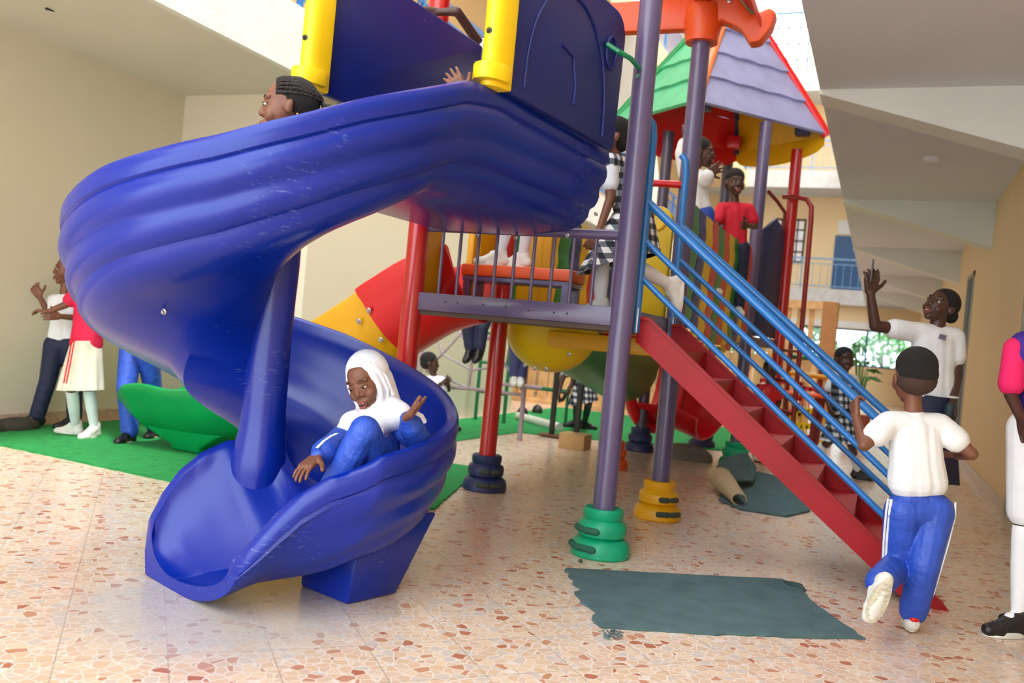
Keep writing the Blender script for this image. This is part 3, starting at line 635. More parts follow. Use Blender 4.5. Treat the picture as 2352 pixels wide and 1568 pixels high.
trough('green_chute', [at(1268, 738, 6.35), at(1330, 772, 7.0), at(1390, 818, 8.1), at(1428, 848, 8.95)], t, GRN, r=lambda s: .31+.03*s, arc=(168, 372))
RA = (RTH*.55-FWH*.8).normalized(); rc_ = at(1508, 888, 9.15); u1 = Z.cross(RA).normalized()
B().tube([rc_+(u1*math.cos(a)*.36+Z*math.sin(a)*.43) for a in [2*math.pi*k/40 for k in range(40)]], .06, 12, closed=True).build('red_ring', RED, t)
trough('red_chute', [at(1490, 886, 9.3), at(1520, 893, 9.25), at(1550, 905, 9.2), at(1595, 925, 9.05), at(1642, 950, 8.9)], t, RED, r=lambda s: .40-.09*s, arc=(175, 365), open_up=(RTH*.35-FWH*.75+Z*.8).normalized())
for x, y, z1, z0 in ((-2.02, 6.55, .62, .0), (-2.1, 5.72, .82, 0)):
    s = thing('chute_stand', 'thin black metal stand under the green chute, on a flat brown base plate' if y > 6 else 'thin black metal stand under the yellow bowl', 'stand', (x, y, 0), 'black stands under the tube slide')
s = [o for o in bpy.data.objects if o.name.startswith('chute_stand')]
for o_, (bx, by), zt_ in ((s[0], (-3.18+.0, 9.0), .86), (s[1], (-2.67, 8.29), 1.0)):
    o_.location = (bx, by, 0)
    B().bar((bx, by, .01), (bx, by, zt_), .05, .05, up=(0, 1, 0)).build('upright', DARK, o_, bevel=.004)
    if bx < -3: B().bar((bx-.42, by, zt_), (bx+.03, by, zt_), .05, .05).build('cross_bar', DARK, o_, bevel=.004); B().mm((bx-.12, by-.1, .012), (bx+.12, by+.1, .03)).build('base_plate', mat('brown_plate', (110, 70, 50), .7), o_, smooth=False)
s[0]['label'] = 'thin black T shaped stand on a flat brown base plate, behind the red post'; s[1]['label'] = 'thin black metal stand resting on the small cardboard box'
tag(B().mm((-2.81, 8.18, 0), (-2.55, 8.42, .15)).build('cardboard_box', CARD, bevel=.004), 'small brown cardboard box on the floor under a black stand', 'box')
s[1].location.z = .152
for c in s[1].children: c.location.z = -.0
post(-2.62, 9.0, .42, DARK, 'short black post beside the box, half hidden by the thick purple post', r=.028, group='short floor posts')
t = thing('stacking_rings', 'small orange ringed foot standing on the floor behind the thick purple post', 'foot', (-1.95, 6.62, 0))
foot((-2.02, 7.35, 0), ORG, t, s=.9)
bb = B().ell((-1.68, 8.72, .02), (.28, .22, .13)); bb.build('stone', ROCK, None, voxel=.02, sm=2)
o = bpy.data.objects['stone']; o.location.z = 0; tag(o, 'rounded grey stone propping the end of the red scoop', 'stone')

# ------------------------------------------------------------------ striped bridge
cols = [GRN, NAVY, YEL, RED, GRN, ORG, YEL, GRN, NAVY, YEL, RED]
cname = ['green', 'navy', 'yellow', 'red', 'green', 'orange', 'yellow', 'green', 'navy', 'yellow', 'red']
BLUN = mat('navy_blue_plastic', (35, 55, 140), .4)
t = thing('slat_bridge', 'sagging bridge with wavy multicoloured upright slats joining the two towers', 'bridge', (-1.78, 7.05, 1.2))
ny = 11; ya, yb = 5.62, 8.5
for side, xs in ((0, -1.2), (1, -2.36)):
    for i in range(ny):
        y0 = lerp(ya, yb, i/ny)+.008; y1 = lerp(ya, yb, (i+1)/ny)-.008; k = (i+.5)/ny; sag = .17*4*k*(1-k)
        zb, zt2 = 1.28-sag*.9, 2.0+.08*k-sag*.2; m = cols[(i+(4 if side else 0)) % len(cols)]; m = BLUN if m is NAVY else m
        rings = []
        for j in range(15):
            z = lerp(zb, zt2, j/14); o_ = .006*math.sin(j/14*math.pi*8); x = xs+o_; w_ = .03 if j < 14 else .02
            rings.append([(x-w_, y0, z), (x+w_*.7, y0, z), (x+w_, (y0+y1)/2, z), (x+w_*.7, y1, z), (x-w_, y1, z)])
        B().loft(rings).build('slat', m, t, angle=50)
for i in range(ny):
    y0 = lerp(ya, yb, i/ny)+.005; y1 = lerp(ya, yb, (i+1)/ny)-.005; k = (i+.5)/ny; sag = .17*4*k*(1-k)
    B().mm((-2.34, y0, 1.20-sag*.9), (-1.22, y1, 1.26-sag*.9)).build('walkway_plank', [GRN, YEL, RED][i % 3], t, bevel=.01)
# far tower deck
t = thing('tower_platform', 'platform of the far tower, behind the striped bridge', 'platform', (-1.6, 9.3, 1.2))
P = [(-1.19, 8.65, 1.16), (-.96, 9.4, 1.16), (-1.75, 10.0, 1.16), (-2.3, 9.6, 1.16), (-2.17, 8.85, 1.16)]
B().prism(P, (0, 0, .09)).build('deck', PUR, t, smooth=False)
t = thing('side_panel', 'narrow navy blue side panel between the purple and red posts of the far tower', 'panel', (-1.05, 9.0, 1.25))
B().prism([(-1.13, 8.85, 1.26), (-.99, 9.3, 1.26), (-.99, 9.3, 2.35), (-1.06, 9.1, 2.45), (-1.13, 8.85, 2.3)], (-.04, .012, 0)).build('board', NAVY, t, bevel=.01)
t = thing('climbing_pipe', 'thin dark red bent climbing pipe beside the far red post', 'pipe', (-.72, 9.1, 0))
B().tube([aty(1800, 452, 9.3), aty(1830, 452, 9.2), aty(1853, 458, 9.1), aty(1864, 475, 9.05), (-.73, 9.0, 2.4), (-.72, 9.0, 1.2), (-.72, 9.0, .02)], .024, 12).build('pipe', REDD, t)
B().tube([aty(1765, 440, 8.9), aty(1785, 462, 9.1), aty(1803, 488, 9.3), aty(1800, 540, 9.35), aty(1790, 700, 9.35)], .018, 10).build('brace', REDD, t)
for z in (.55, .85, 1.15): B().tube([(-.73, 9.0, z), (-.96, 9.36, z)], .014, 8).build('rung', REDD, t)

# ------------------------------------------------------------------ roofs
APX = Vector((-1.66, 9.02, 4.75)); E_ = [Vector((-1.73, 7.98, 3.3)), Vector((-.69, 9.2, 3.3)), Vector((-1.66, 9.97, 3.3)), Vector((-2.77, 8.8, 3.3))]
def shingle_roof(name, label, apex, corners, mats, trim, rows=5):
    t = thing(name, label, 'roof', (apex.x, apex.y, corners[0].z))
    for f in range(len(corners)):
        a, c = corners[f], corners[(f+1) % len(corners)]; nn = (c-a).cross(apex-a).normalized()
        if nn.z < 0: nn = -nn
        bb = B(); rows_ = rows
        for r in range(rows_):
            k0, k1 = r/rows_, (r+1.04)/rows_
            k1 = min(k1, .985)
            p0, p1, q0, q1 = a.lerp(apex, k0), c.lerp(apex, k0), a.lerp(apex, k1), c.lerp(apex, k1)
            n_ = 20; lo = []; hi = []
            for j in range(n_+1):
                s = j/n_; e = .018*abs(math.sin(s*math.pi*3.5)) if r else 0
                pt = p0.lerp(p1, s) + (apex-(a+c)/2).normalized()*e; lo.append(pt+nn*.035); hi.append(q0.lerp(q1, s)+nn*.008)
            L0 = [v-nn*.035 for v in lo]; H0 = [v-nn*.02 for v in hi]
            bb.loft([L0, lo, hi, H0], closed_ring=False, cap=False)
            bb.face([bb.m.verts.new(p) for p in (L0[0], lo[0], hi[0], H0[0])]); bb.face([bb.m.verts.new(p) for p in (L0[-1], lo[-1], hi[-1], H0[-1])])
            bb.loft([H0, L0], closed_ring=False, cap=False)
        bb.build('shingled_face', mats[f], t, angle=35)
        # curved skirt under the eave
    for f, cpt in enumerate(corners):
        B().tube([cpt+Z*.02+(cpt-apex).normalized()*.03, cpt.lerp(apex, .5)+Z*.03, apex+Z*.02], [.05, .04, .03], 10).build('ridge_cap', trim[f], t)
    B().lathe(apex-Z*.03, [(.12, 0), (.10, .08), (.03, .2)], 16).build('finial', trim[0], t)
    return t
rt_ = shingle_roof('tower_roof', 'pointed roof of the far tower with mint green, lilac, yellow and red shingled faces', APX, E_, [LIL, YELD, RED, MINT], [mat('salmon_plastic', (240, 130, 80), .4), RED, NAVY, GRN])
for (a, c, m) in ((E_[1], E_[2], YELD), (E_[2], E_[3], RED)):     # arched valances hanging from the rear eaves
    d = (c-a); up_ = []; lo_ = []
    for j in range(17):
        s = j/16; up_.append(a+d*s+Z*.02); lo_.append(a+d*s-Z*(.10+.12*math.sin(math.pi*s)**.5))
    B().loft([up_, lo_], closed_ring=False, cap=False).build('valance', m, rt_, fix=False)
for cpt in E_: B().mm(cpt.lerp(APX*1.0, .22)-Vector((.07, .07, .33)), cpt.lerp(APX, .22)+Vector((.07, .07, -.2))).build('post_socket', NAVY if cpt is not E_[2] else RED, rt_, bevel=.01)
# near tower roof: orange eaves frame with red shingles on top
t = thing('tower_roof', 'orange framed roof of the near tower with red wavy shingles, cut by the top of the picture', 'roof', (-1.79, 4.87, 3.0))
X0, X1, Ya, Yb, ZR = -2.39, -1.19, 4.28, 5.47, 3.02
B().mm((X0-.05, Yb-.04, ZR+.02), (X1+.05, Yb+.05, ZR+.22)).build('beam', ORG, t, bevel=.02)
B().mm((X0-.05, Ya-.04, ZR+.10), (X0+.05, Yb+.05, ZR+.30)).build('beam', ORG, t, bevel=.02)
B().mm((X1-.05, Ya+.1, ZR+.16), (X1+.05, Yb+.05, ZR+.34)).build('beam', ORG, t, bevel=.02)
for x, y in ((X1, Yb), (X0, Yb)):
    B().lathe((x, y, ZR-.06), [(.10, 0), (.105, .05), (.12, .12), (.11, .22)], 24).build('corner_socket', ORG, t)
sx = 1
P = [(X1-.05, ZR+.12), (X1+.02, ZR-.02), (X1+.12, ZR+.06), (X1+.24, ZR+.0), (X1+.30, ZR-.09), (X1+.36, ZR-.08), (X1+.42, ZR+.0), (X1+.44, ZR+.09), (X1+.40, ZR+.12), (X1+.30, ZR+.08), (X1+.2, ZR+.2), (X1+.05, ZR+.45), (X1-.05, ZR+.5)]
B().prism([(x, Yb-.06, z) for x, z in P], (0, .12, 0)).build('eave_bracket', ORG, t, bevel=.015)
rings = []
for j in range(30):
    s = j/29; x = lerp(X1+.36, X1-.5, s); z = lerp(ZR+.05, ZR+1.0, s**.9)+.022*abs(math.sin(s*math.pi*8))
    rings.append([(x, Ya-.2, z), (x, Yb+.12, z), (x+.0, Yb+.12, z-.05), (x, Ya-.2, z-.05)])
B().loft(rings).build('shingled_face', mat('red_roof_plastic', (205, 30, 40), .4), t, angle=50)
bolt((X1+.16, Yb-.07, ZR+.17), (0, -1, 0), t, .014)

# ------------------------------------------------------------------ climbing net, ladder, fence, yard things
t = thing('climbing_net', 'mauve spider web climbing frame of metal tubes behind the blue slide', 'climbing frame', (-3.7, 8.6, 0))
NY = 8.3
def nq(x, y, Y=NY): return aty(x, y, Y)
hub = nq(1090, 735)
B().lathe(hub, [(.05, -.03), (.062, -.02), (.062, .02), (.05, .03)], 20, axis=(0, 1, 0)).build('hub', LPUR, t)
spk = [[(1055, 770), (1016, 813), (980, 850)], [(1088, 788), (1082, 850), (1076, 892)], [(1124, 778), (1162, 840), (1205, 905)], [(1044, 727), (990, 722), (940, 716)], [(1138, 738), (1180, 742), (1215, 745)], [(1062, 690), (1030, 650)], [(1110, 690), (1135, 640)]]
for s in spk: B().tube([hub]+[nq(*p) for p in s], .013, 8).build('spoke', LPUR, t)
for r in range(3):
    ring = [nq(*s[r]) for s in [spk[5], spk[3], spk[0], spk[1], spk[2], spk[4], spk[6]] if len(s) > r]
    B().tube(ring, .012, 8, closed=r < 2).build('ring', LPUR, t)
B().tube([nq(980, 850), nq(1040, 890), nq(1076, 892), nq(1205, 908)], .018, 10).build('bottom_bar', LPUR, t)
pt = nq(1203, 905); B().tube([(pt.x, pt.y, .0), (pt.x, pt.y, 1.5)], .024, 12).build('post', LPUR, t)
pt = nq(960, 900); B().tube([(pt.x, pt.y, .0), (pt.x, pt.y, 1.5)], .024, 12).build('post', LPUR, t)
t = thing('climbing_ladder', 'green metal ladder frame standing beside the yellow wall behind the web', 'ladder', (-4.3, 9.6, 0))
LY = 9.6
pa, pb = aty(1098, 890, LY), aty(1165, 880, LY)
for p in (pa, pb): B().tube([(p.x, LY, 0), (p.x, LY, 1.7)], .022, 10).build('side_rail', PGR, t)
for z in (.35, .7, 1.05, 1.4): B().tube([(pa.x, LY, z), (pb.x, LY, z)], .018, 8).build('rung', PGR, t)
o = thing('balance_bar', 'long low horizontal green bar in front of the timber pallet fence', 'bar', (-3.8, 10.2, 0))
B().tube([aty(1160, 882, 10.2), aty(1310, 900, 10.2)], .025, 10).build('bar', PGR, o)
for q in (aty(1165, 882, 10.2), aty(1305, 899, 10.2)): B().tube([q, (q.x, q.y, .01)], .02, 8).build('leg', PGR, o)
FY = 13.4
t = thing('pallet_fence', 'rough timber pallet fence with light gaps across the back of the turf', 'fence', (-3.3, FY, 0))
B().mm((-6.0, FY+.02, .18), (-.9, FY+.06, .28)).mm((-6.0, FY+.02, 1.0), (-.9, FY+.06, 1.1)).mm((-6.0, FY-.12, 0), (-.9, FY-.02, .07)).build('rails', WOOD, t, smooth=False)
rnd = random.Random(4); x = -6.0
while x < -1.0:
    w_ = rnd.uniform(.08, .16); h = rnd.uniform(1.12, 1.25)
    B().mm((x, FY-.02, .0), (x+w_, FY+.015, h)).build('board', WOOD, t, smooth=False); x += w_+rnd.uniform(.015, .08)
t = thing('timber_playhouse', 'raw timber slatted play cabin in the distance with a thick corner post', 'playhouse', (-2.2, 17.5, 0))
for i in range(12): B().mm((-3.6+i*.21, 17.4, .0), (-3.6+i*.21+.1, 17.44, 2.15)).build('slat', WOOD, t, smooth=False)
B().mm((-1.05, 17.2, 0), (-.78, 17.6, 2.2)).build('corner_post', mat('darker_timber', (190, 135, 85), .8), t, smooth=False)
B().mm((-3.7, 17.3, .9), (-.8, 17.38, 1.05)).mm((-3.7, 17.3, 2.05), (-.8, 17.38, 2.2)).build('cross_rails', WOOD, t, smooth=False)
def crate(p, s, m, label, grp='plastic crates'):
    t = thing('plastic_crate', label, 'crate', p, grp); p = Vector(p)
    x, y, z = s; b = B(); th = .02
    b.mm(p+Vector((-x/2, -y/2, 0)), p+Vector((x/2, y/2, th))).build('base', m, t, smooth=False)
    for k in range(3):
        zz = k*(z-.05)/2; b = B()
        b.mm(p+Vector((-x/2, -y/2, zz)), p+Vector((x/2, -y/2+th, zz+.05))).mm(p+Vector((-x/2, y/2-th, zz)), p+Vector((x/2, y/2, zz+.05))).mm(p+Vector((-x/2, -y/2, zz)), p+Vector((-x/2+th, y/2, zz+.05))).mm(p+Vector((x/2-th, -y/2, zz)), p+Vector((x/2, y/2, zz+.05))).build('band', m, t, smooth=False)
    for i in range(7):
        xx = -x/2+i*(x-.02)/6; B().mm(p+Vector((xx, -y/2, 0)), p+Vector((xx+.02, -y/2+th, z))).build('upright', m, t, smooth=False)
    return t
crate((-1.25, 12.6, .0), (.6, .45, .32), YELD, 'yellow crate at the left of the lower row, beyond the stairs')
crate((-.72, 12.2, .0), (.42, .42, .45), YEL, 'taller yellow crate nearest the running girl')
crate((-1.2, 12.65, .33), (.55, .42, .45), RED, 'red crate stacked on the left yellow crate')
crate((-.75, 12.8, .0), (.5, .4, .72), RED, 'tall red crate behind the taller yellow crate')
t = thing('play_table', 'round orange play table with green and yellow rings on a red frame in the distance', 'table', (-.85, 11.0, 0))
c = aty(1850, 905, 11.2)
B().lathe((c.x, c.y, c.z-.02), [(.33, 0), (.35, .02), (.33, .04)], 30).build('table_top', ORG, t)
for a in range(4): B().tube([(c.x+.2*math.cos(a*1.57+.6), c.y+.2*math.sin(a*1.57+.6), 0), (c.x+.25*math.cos(a*1.57+.6), c.y+.25*math.sin(a*1.57+.6), c.z)], .025, 10).build('leg', REDD, t)
c2 = aty(1880, 862, 11.3)
B().tube([(c2.x-.35, c2.y, c2.z), (c2.x+.28, c2.y, c2.z-.02)], .03, 10).build('yellow_bar', YELD, t)
B().tube([(c2.x-.35, c2.y, .02), (c2.x-.35, c2.y, c2.z+.4)], .03, 10).build('upright', REDD, t)
B().tube([(c2.x+.02, c2.y+.1, .02), (c2.x+.02, c2.y+.1, c2.z+.15)], .03, 10).build('upright', REDD, t)
c3 = aty(1860, 822, 11.3); B().tube([(c3.x-.25, c2.y+.1, c3.z), (c3.x+.3, c2.y+.1, c3.z)], .03, 10).build('green_bar', PGR, t)
t = thing('potted_plant', 'small plant with broad drooping leaves beside the running girl', 'plant', (.35, 14., 0))
pc = aty(1975, 880, 14.); t.location = (pc.x, 14., 0)
B().lathe((pc.x, 14, 0), [(.14, 0), (.2, .35), (.21, .36)], 20).build('pot', mat('terracotta', (180, 100, 70), .8), t)
b = B()
for i in range(12):
    a = i*2.4; h = .55+.45*((i*7) % 5)/4; d = Vector((math.cos(a), math.sin(a), 0)); s = d.cross(Z)
    q = Vector((pc.x, 14, .36)); m_ = q+d*.1+Z*h; e = m_+d*.22-Z*.05
    b.tube([q, q.lerp(m_, .6), m_], .008, 6); vs = [b.m.verts.new(p) for p in (m_, m_+d*.1+s*.06+Z*.03, e, m_+d*.1-s*.06+Z*.03)]; b.face(vs)
b.build('leaves', LEAF, t, smooth=False)
# mats
sheet('floor_mat', [(*atz(1300, 1308).to_2d(), .004), (*atz(1560, 1322).to_2d(), .004), (*atz(1795, 1333).to_2d(), .006), (*atz(1832, 1350).to_2d(), .008), (*atz(1862, 1382).to_2d(), .008), (*atz(1925, 1428).to_2d(), .01), (*atz(1988, 1470).to_2d(), .008), (*atz(1850, 1466).to_2d(), .008), (*atz(1620, 1458).to_2d(), .004), (*atz(1380, 1443).to_2d(), .022), (*atz(1350, 1395).to_2d(), .03), (*atz(1325, 1350).to_2d(), .02)], .001, .009, MATG, 'large slate green worn mat lying on the tiles in front of the stairs', 'mat', seed=11)
t = thing('loose_thread', 'dark curled strip of torn fringe at the top right corner of the slate mat', 'thread', atz(1830, 1350))
B().tube([atz(1800, 1335, .014), atz(1820, 1342, .018), atz(1838, 1346, .016), atz(1850, 1356, .010)], [.006, .014, .014, .005], 8).build('fringe', mat('dark_fringe', (50, 66, 66), .9), t)
t = thing('fringe_tuft', 'small tuft of blue green fibres at the lower left corner of the slate mat', 'fibres', atz(1400, 1458))
rnd = random.Random(2); b = B()
for i in range(26):
    p = atz(1400+rnd.uniform(-14, 20), 1456+rnd.uniform(-10, 8), .006); a = rnd.uniform(0, 6.28); b.tube([p, p+Vector((math.cos(a)*.012, math.sin(a)*.012, .008)), p+Vector((math.cos(a+.8)*.024, math.sin(a+.8)*.024, .0))], .002, 5)
b.build('fibres', MATG, t)
# curled mat by the far purple post
t = thing('curled_mat', 'slate green mat with one corner rolled up showing its beige backing, under the stairs', 'mat', (-.9, 7.0, 0))
F0 = [atz(1700, 1172), atz(1805, 1188), atz(1860, 1176), atz(1880, 1120), atz(1740, 1085), atz(1665, 1100), atz(1650, 1150)]
B().prism([Vector((p.x, p.y, .004)) for p in F0], (0, 0, .009)).build('flat_part', MATG, t, smooth=False)
p0, p1 = atz(1696, 1163), atz(1652, 1122); ax = (p1-p0)
def curl(R, off, m, name):
    rings = []
    for s in (0, .25, .5, .75, 1.0):
        c = p0+ax*s; sd = ax.cross(Z).normalized()
        if sd.dot(RTH) > 0: sd = -sd
        rr = R*(1+.8*s); L = []
        for k in range(22):
            a = math.radians(-90+k*(280-60*s)/21); L.append(c+sd*(math.cos(a)*rr)*1.2+Z*(rr+math.sin(a)*rr+.006+off))
        L2 = [q+(Vector((c.x, c.y, rr+.006))-q).normalized()*.007 for q in L]
        rings.append(L+L2[::-1])
    return B().loft(rings).build(name, m, t, angle=60)
curl(.045, 0, MATB, 'rolled_backing'); 
rings = []
b = B()
q = [(1638, 1095, .13), (1660, 1070, .17), (1712, 1062, .20), (1735, 1088, .12), (1728, 1112, .06), (1690, 1118, .10), (1668, 1120, .13)]
P = [atz(x, y+z*140, 0)+Z*z for x, y, z in q]
cc = sum(P, Vector())/len(P); 
top = [p for p in P]; bot = [p-Z*.012 for p in P]
b.loft([bot, top]); b.build('folded_flap', MATG, t, smooth=False)
# litter
def litter(name, label, cat, pos, m, r=.03, sd=1):
    rnd = random.Random(sd); b = B(); c = Vector(pos)
    for k in range(5):
        v = [c+Vector((rnd.uniform(-r, r), rnd.uniform(-r, r), rnd.uniform(.002, r*.7))) for _ in range(3)]
        v.append(v[0]+Vector((rnd.uniform(-r, r)*.6, rnd.uniform(-r, r)*.6, .004))); vs = [b.m.verts.new(p) for p in v]; b.face(vs)
    o = b.build(name, m, None, smooth=False); return tag(o, label, cat)
litter('candy_wrapper', 'crumpled shiny orange and silver wrapper on the tiles right of the navy foot', 'wrapper', atz(1187, 1093), mat('orange_foil', (225, 150, 50), .25, metal=.4), .028, 3)
litter('paper_scrap', 'small crumpled white paper on the far turf near the net post', 'paper', atz(1220, 964), WHITE, .05, 5)
o = B().lathe(atz(1333, 1288, .008), [(.008, -.008), (.011, 0), (.008, .008)], 10).build('pebble', mat('dark_pebble', (70, 80, 70), .6)); tag(o, 'small dark pebble on the tiles just left of the green foot', 'pebble')
o = B().tube([(-4.1, 10.3, .05), (-3.3, 9.6, .05)], .05, 16).build('white_pipe', SHOEW); tag(o, 'white plastic pipe lying on the turf behind the blue slide rim', 'pipe')
for i, (x, y) in enumerate(((1200, 950), (1234, 945))):
    o = B().ell(atz(x, y, .03), (.075, .075, .10)).build('black_cap', DARK); tag(o, ['black rounded cap on the turf left of the net post', 'black rounded cap on the turf right of the net post'][i], 'cap', 'black caps on the turf')
# hook mark on left ceiling and concrete block by the wall
o = B().caps(atz(106, 20, ZC-.01), atz(124, 26, ZC-.01), .008, .004).build('ceiling_hook', DARK); tag(o, 'small dark hook in the left ceiling', 'hook')
bb = B().ell((-5.9, 4.72, .03), (.11, .2, .07)).ell((-5.9, 4.5, .02), (.10, .16, .06)); o = bb.build('rubble_heap', mat('dark_rubble', (60, 58, 50), .95, .2, 9, bump=1, bscale=20), None, voxel=.02, sm=2); tag(o, 'dark heap of rubble on the turf at the foot of the left wall', 'rubble')

# ------------------------------------------------------------------ people
DF = FWH   # away from camera, horizontal
def frame3(f, u=Z):
    f = Vector(f).normalized(); r = f.cross(u).normalized(); u2 = r.cross(f); return r, f, u2
def hand(b, wr, d, nrm, s=1., side=1, curl=.3, spread=.16, thumb=.6, fr=1.0):
    """palm + five separate fingers. d: direction fingers point, nrm: back-of-hand normal, side: +1 thumb towards d x nrm"""
    wr = Vector(wr); d = Vector(d).normalized(); nrm = (Vector(nrm)-d*Vector(nrm).dot(d)).normalized(); r = d.cross(nrm)*side
    L = .072*s; W = .062*s
    for k in (-1, -.33, .33, 1): b.caps(wr+d*.006*s+r*k*W*.22, wr+d*L*.82+r*k*W*.38, .0125*s, .0118*s, n=10)
    ln = [.043, .052, .048, .037]; rad = .0074*s*fr
    for i, (k, l) in enumerate(zip((1, .34, -.32, -.95), ln)):
        base = wr+d*L*.82+r*k*W*.42; dd = (d+r*(k*spread)).normalized(); p = base; a = curl*(1+.12*i)
        for seg, fl in enumerate((.48, .30, .24)):
            dd2 = (dd*math.cos(a*(seg+.6))-nrm*math.sin(a*(seg+.6))).normalized(); q = p+dd2*l*fl*1.15*s
            b.caps(p, q, rad*(1-.07*seg), rad*(.95-.08*seg), n=8); p = q
    tb = wr+d*.016*s+r*W*.36; td = (d*(1-thumb)+r*thumb*1.1-nrm*.25).normalized(); p1 = tb+td*.032*s; td2 = (td+d*.5).normalized()
    b.caps(tb, p1, .0115*s, .0095*s, n=8); b.caps(p1, p1+td2*.026*s, .0092*s, .008*s, n=8)
def head(body, parent, c, f, u=Z, s=1., skin=SKIN, hair='short', name='', mouth_open=0, detail=True, vox=.0035, ears=True):
    r, f, u = frame3(f, u); c = Vector(c); F = Matrix((r, f, u)).transposed()
    def P(x, y, z): return c+F@Vector((x, y, z))*s
    def E(x, y, z, a, bb, cc): body.ell(P(x, y, z), (a*s, bb*s, cc*s), F, n=24)
    E(0, -.012, .025, .070, .086, .078); E(0, .022, -.012, .063, .060, .070); E(0, .032, -.056, .046, .040, .036); E(0, .052, -.084, .020, .020, .017)
    for x in (-1, 1):
        E(x*.034, .052, -.032, .024, .022, .026)
        if ears: E(x*.072, -.004, -.008, .008, .015, .023); E(x*.077, -.010, .002, .005, .009, .014)
        body.caps(P(x*.040, .062, .027), P(x*.014, .070, .026), .0095*s, .0100*s, n=10)
    body.caps(P(0, .074, .012), P(0, .085, -.022), .0075*s, .0108*s, n=12)
    for x in (-1, 1): E(x*.0115, .077, -.027, .0098, .010, .008)
    E(0, .066, -.055, .030, .020, .016)
    parts = []
    if detail:
        for x in (-1, 1):
            ey = B().ell(P(x*.030, .0705, .002), (.0122*s, .009*s, .0062*s), F, n=16).build('eye', EYEW, parent)
            B().ell(P(x*.029, .0772, .002), (.0066*s, .0035*s, .0060*s), F, n=12).build('iris', IRIS, ey)
            B().tube([P(x*.045, .066, .004), P(x*.037, .0775, .0085), P(x*.028, .0805, .009), P(x*.018, .0785, .004)], .0030*s, 6).build('eyelid', skin, parent)
            B().tube([P(x*.046, .0665, .026), P(x*.034, .0745, .031), P(x*.016, .0785, .029)], [.0012*s, .0020*s, .0018*s], 6).build('eyebrow', HAIR, parent)
        b = B()
        o_ = .008*mouth_open
        b.tube([P(-.020, .078, -.058), P(-.009, .086, -.0540), P(0, .088, -.0555), P(.009, .086, -.0540), P(.020, .078, -.058)], [.002*s, .0048*s, .005*s, .0048*s, .002*s], 8)
        b.tube([P(-.019, .078, -.060-o_*.3), P(-.009, .085, -.067-o_), P(.009, .085, -.067-o_), P(.019, .078, -.060-o_*.3)], [.002*s, .006*s, .006*s, .002*s], 8)
        b.build('lips', LIPS, parent)
        if mouth_open:
            B().ell(P(0, .081, -.062-o_*.5), (.018*s, .006*s, .006*s+o_*.6), F).build('mouth_inside', mat('mouth_dark', (60, 18, 20), .5), parent)
            B().tube([P(-.010, .0830, -.060), P(0, .0855, -.0595), P(.010, .0830, -.060)], .0026*s, 8).build('teeth', TEETH, parent)
    if hair == 'short':
        b = B(); b.ell(P(0, -.020, .034), (.0765*s, .088*s, .082*s), F, n=28); b.ell(P(0, -.040, .0), (.071*s, .062*s, .065*s), F, n=28)
        o = b.build('hair', HAIR, parent, voxel=max(vox*1.3, .005), sm=2)
    elif hair == 'fade':
        b = B(); b.ell(P(0, -.014, .050), (.075*s, .085*s, .074*s), F, n=28); b.ell(P(0, -.03, .022), (.0735*s, .073*s, .06*s), F, n=28)
        b.build('hair', HAIR, parent, voxel=max(vox*1.3, .005), sm=2)
        B().ell(P(0, -.024, -.004), (.0728*s, .076*s, .060*s), F, n=28).build('faded_hair', mat('faded_hair', (64, 44, 36), .8, .1, 60, bump=.5, bscale=200), parent)
    elif hair == 'bun':
        b = B(); b.ell(P(0, -.020, .034), (.0765*s, .089*s, .080*s), F, n=28); b.ell(P(0, -.044, .0), (.068*s, .056*s, .055*s), F, n=28); b.ell(P(0, -.115, .0), (.035*s, .035*s, .04*s), F)
        b.build('hair', HAIR, parent, voxel=max(vox*1.3, .005), sm=2)
    elif hair == 'braids':
        B().ell(P(0, -.022, .030), (.0735*s, .084*s, .080*s), F, n=28).build('hair', HAIR, parent)
        b = B()
        for i in range(15):
            a = math.radians(-84+168*i/14); pts = []
            for k in range(9):
                t_ = k/8; ph = math.radians(48+118*t_); rad = 1.03
                x = math.sin(a)*.0745*rad*math.sin(ph)*(1-.35*t_**2); zz = .030+.083*rad*math.sin(ph)*math.cos(a)*(1-.45*t_); y = -.022+.088*rad*math.cos(ph)
                pts.append(P(x, y, zz))
            pts.append(P(math.sin(a)*.02, -.118, .012)); b.tube(pts, .0058*s, 7)
        b.build('braids', mat('braided_hair', (26, 20, 20), .55, .2, 90, bump=1, bscale=130), parent)
        b = B()
        for i in range(7):
            a = i*.9; b.tube([P(.015*math.sin(a), -.108, .012+.012*math.cos(a)), P(.02*math.sin(a), -.14, .008+.014*math.cos(a)), P(.02*math.sin(a+.5), -.155, -.02+.01*math.cos(a)), P(.02*math.sin(a+.5), -.15, -.055)], .0075*s, 7)
        b.build('ponytail', mat('braided_hair', (26, 20, 20)), parent)
    return P, F
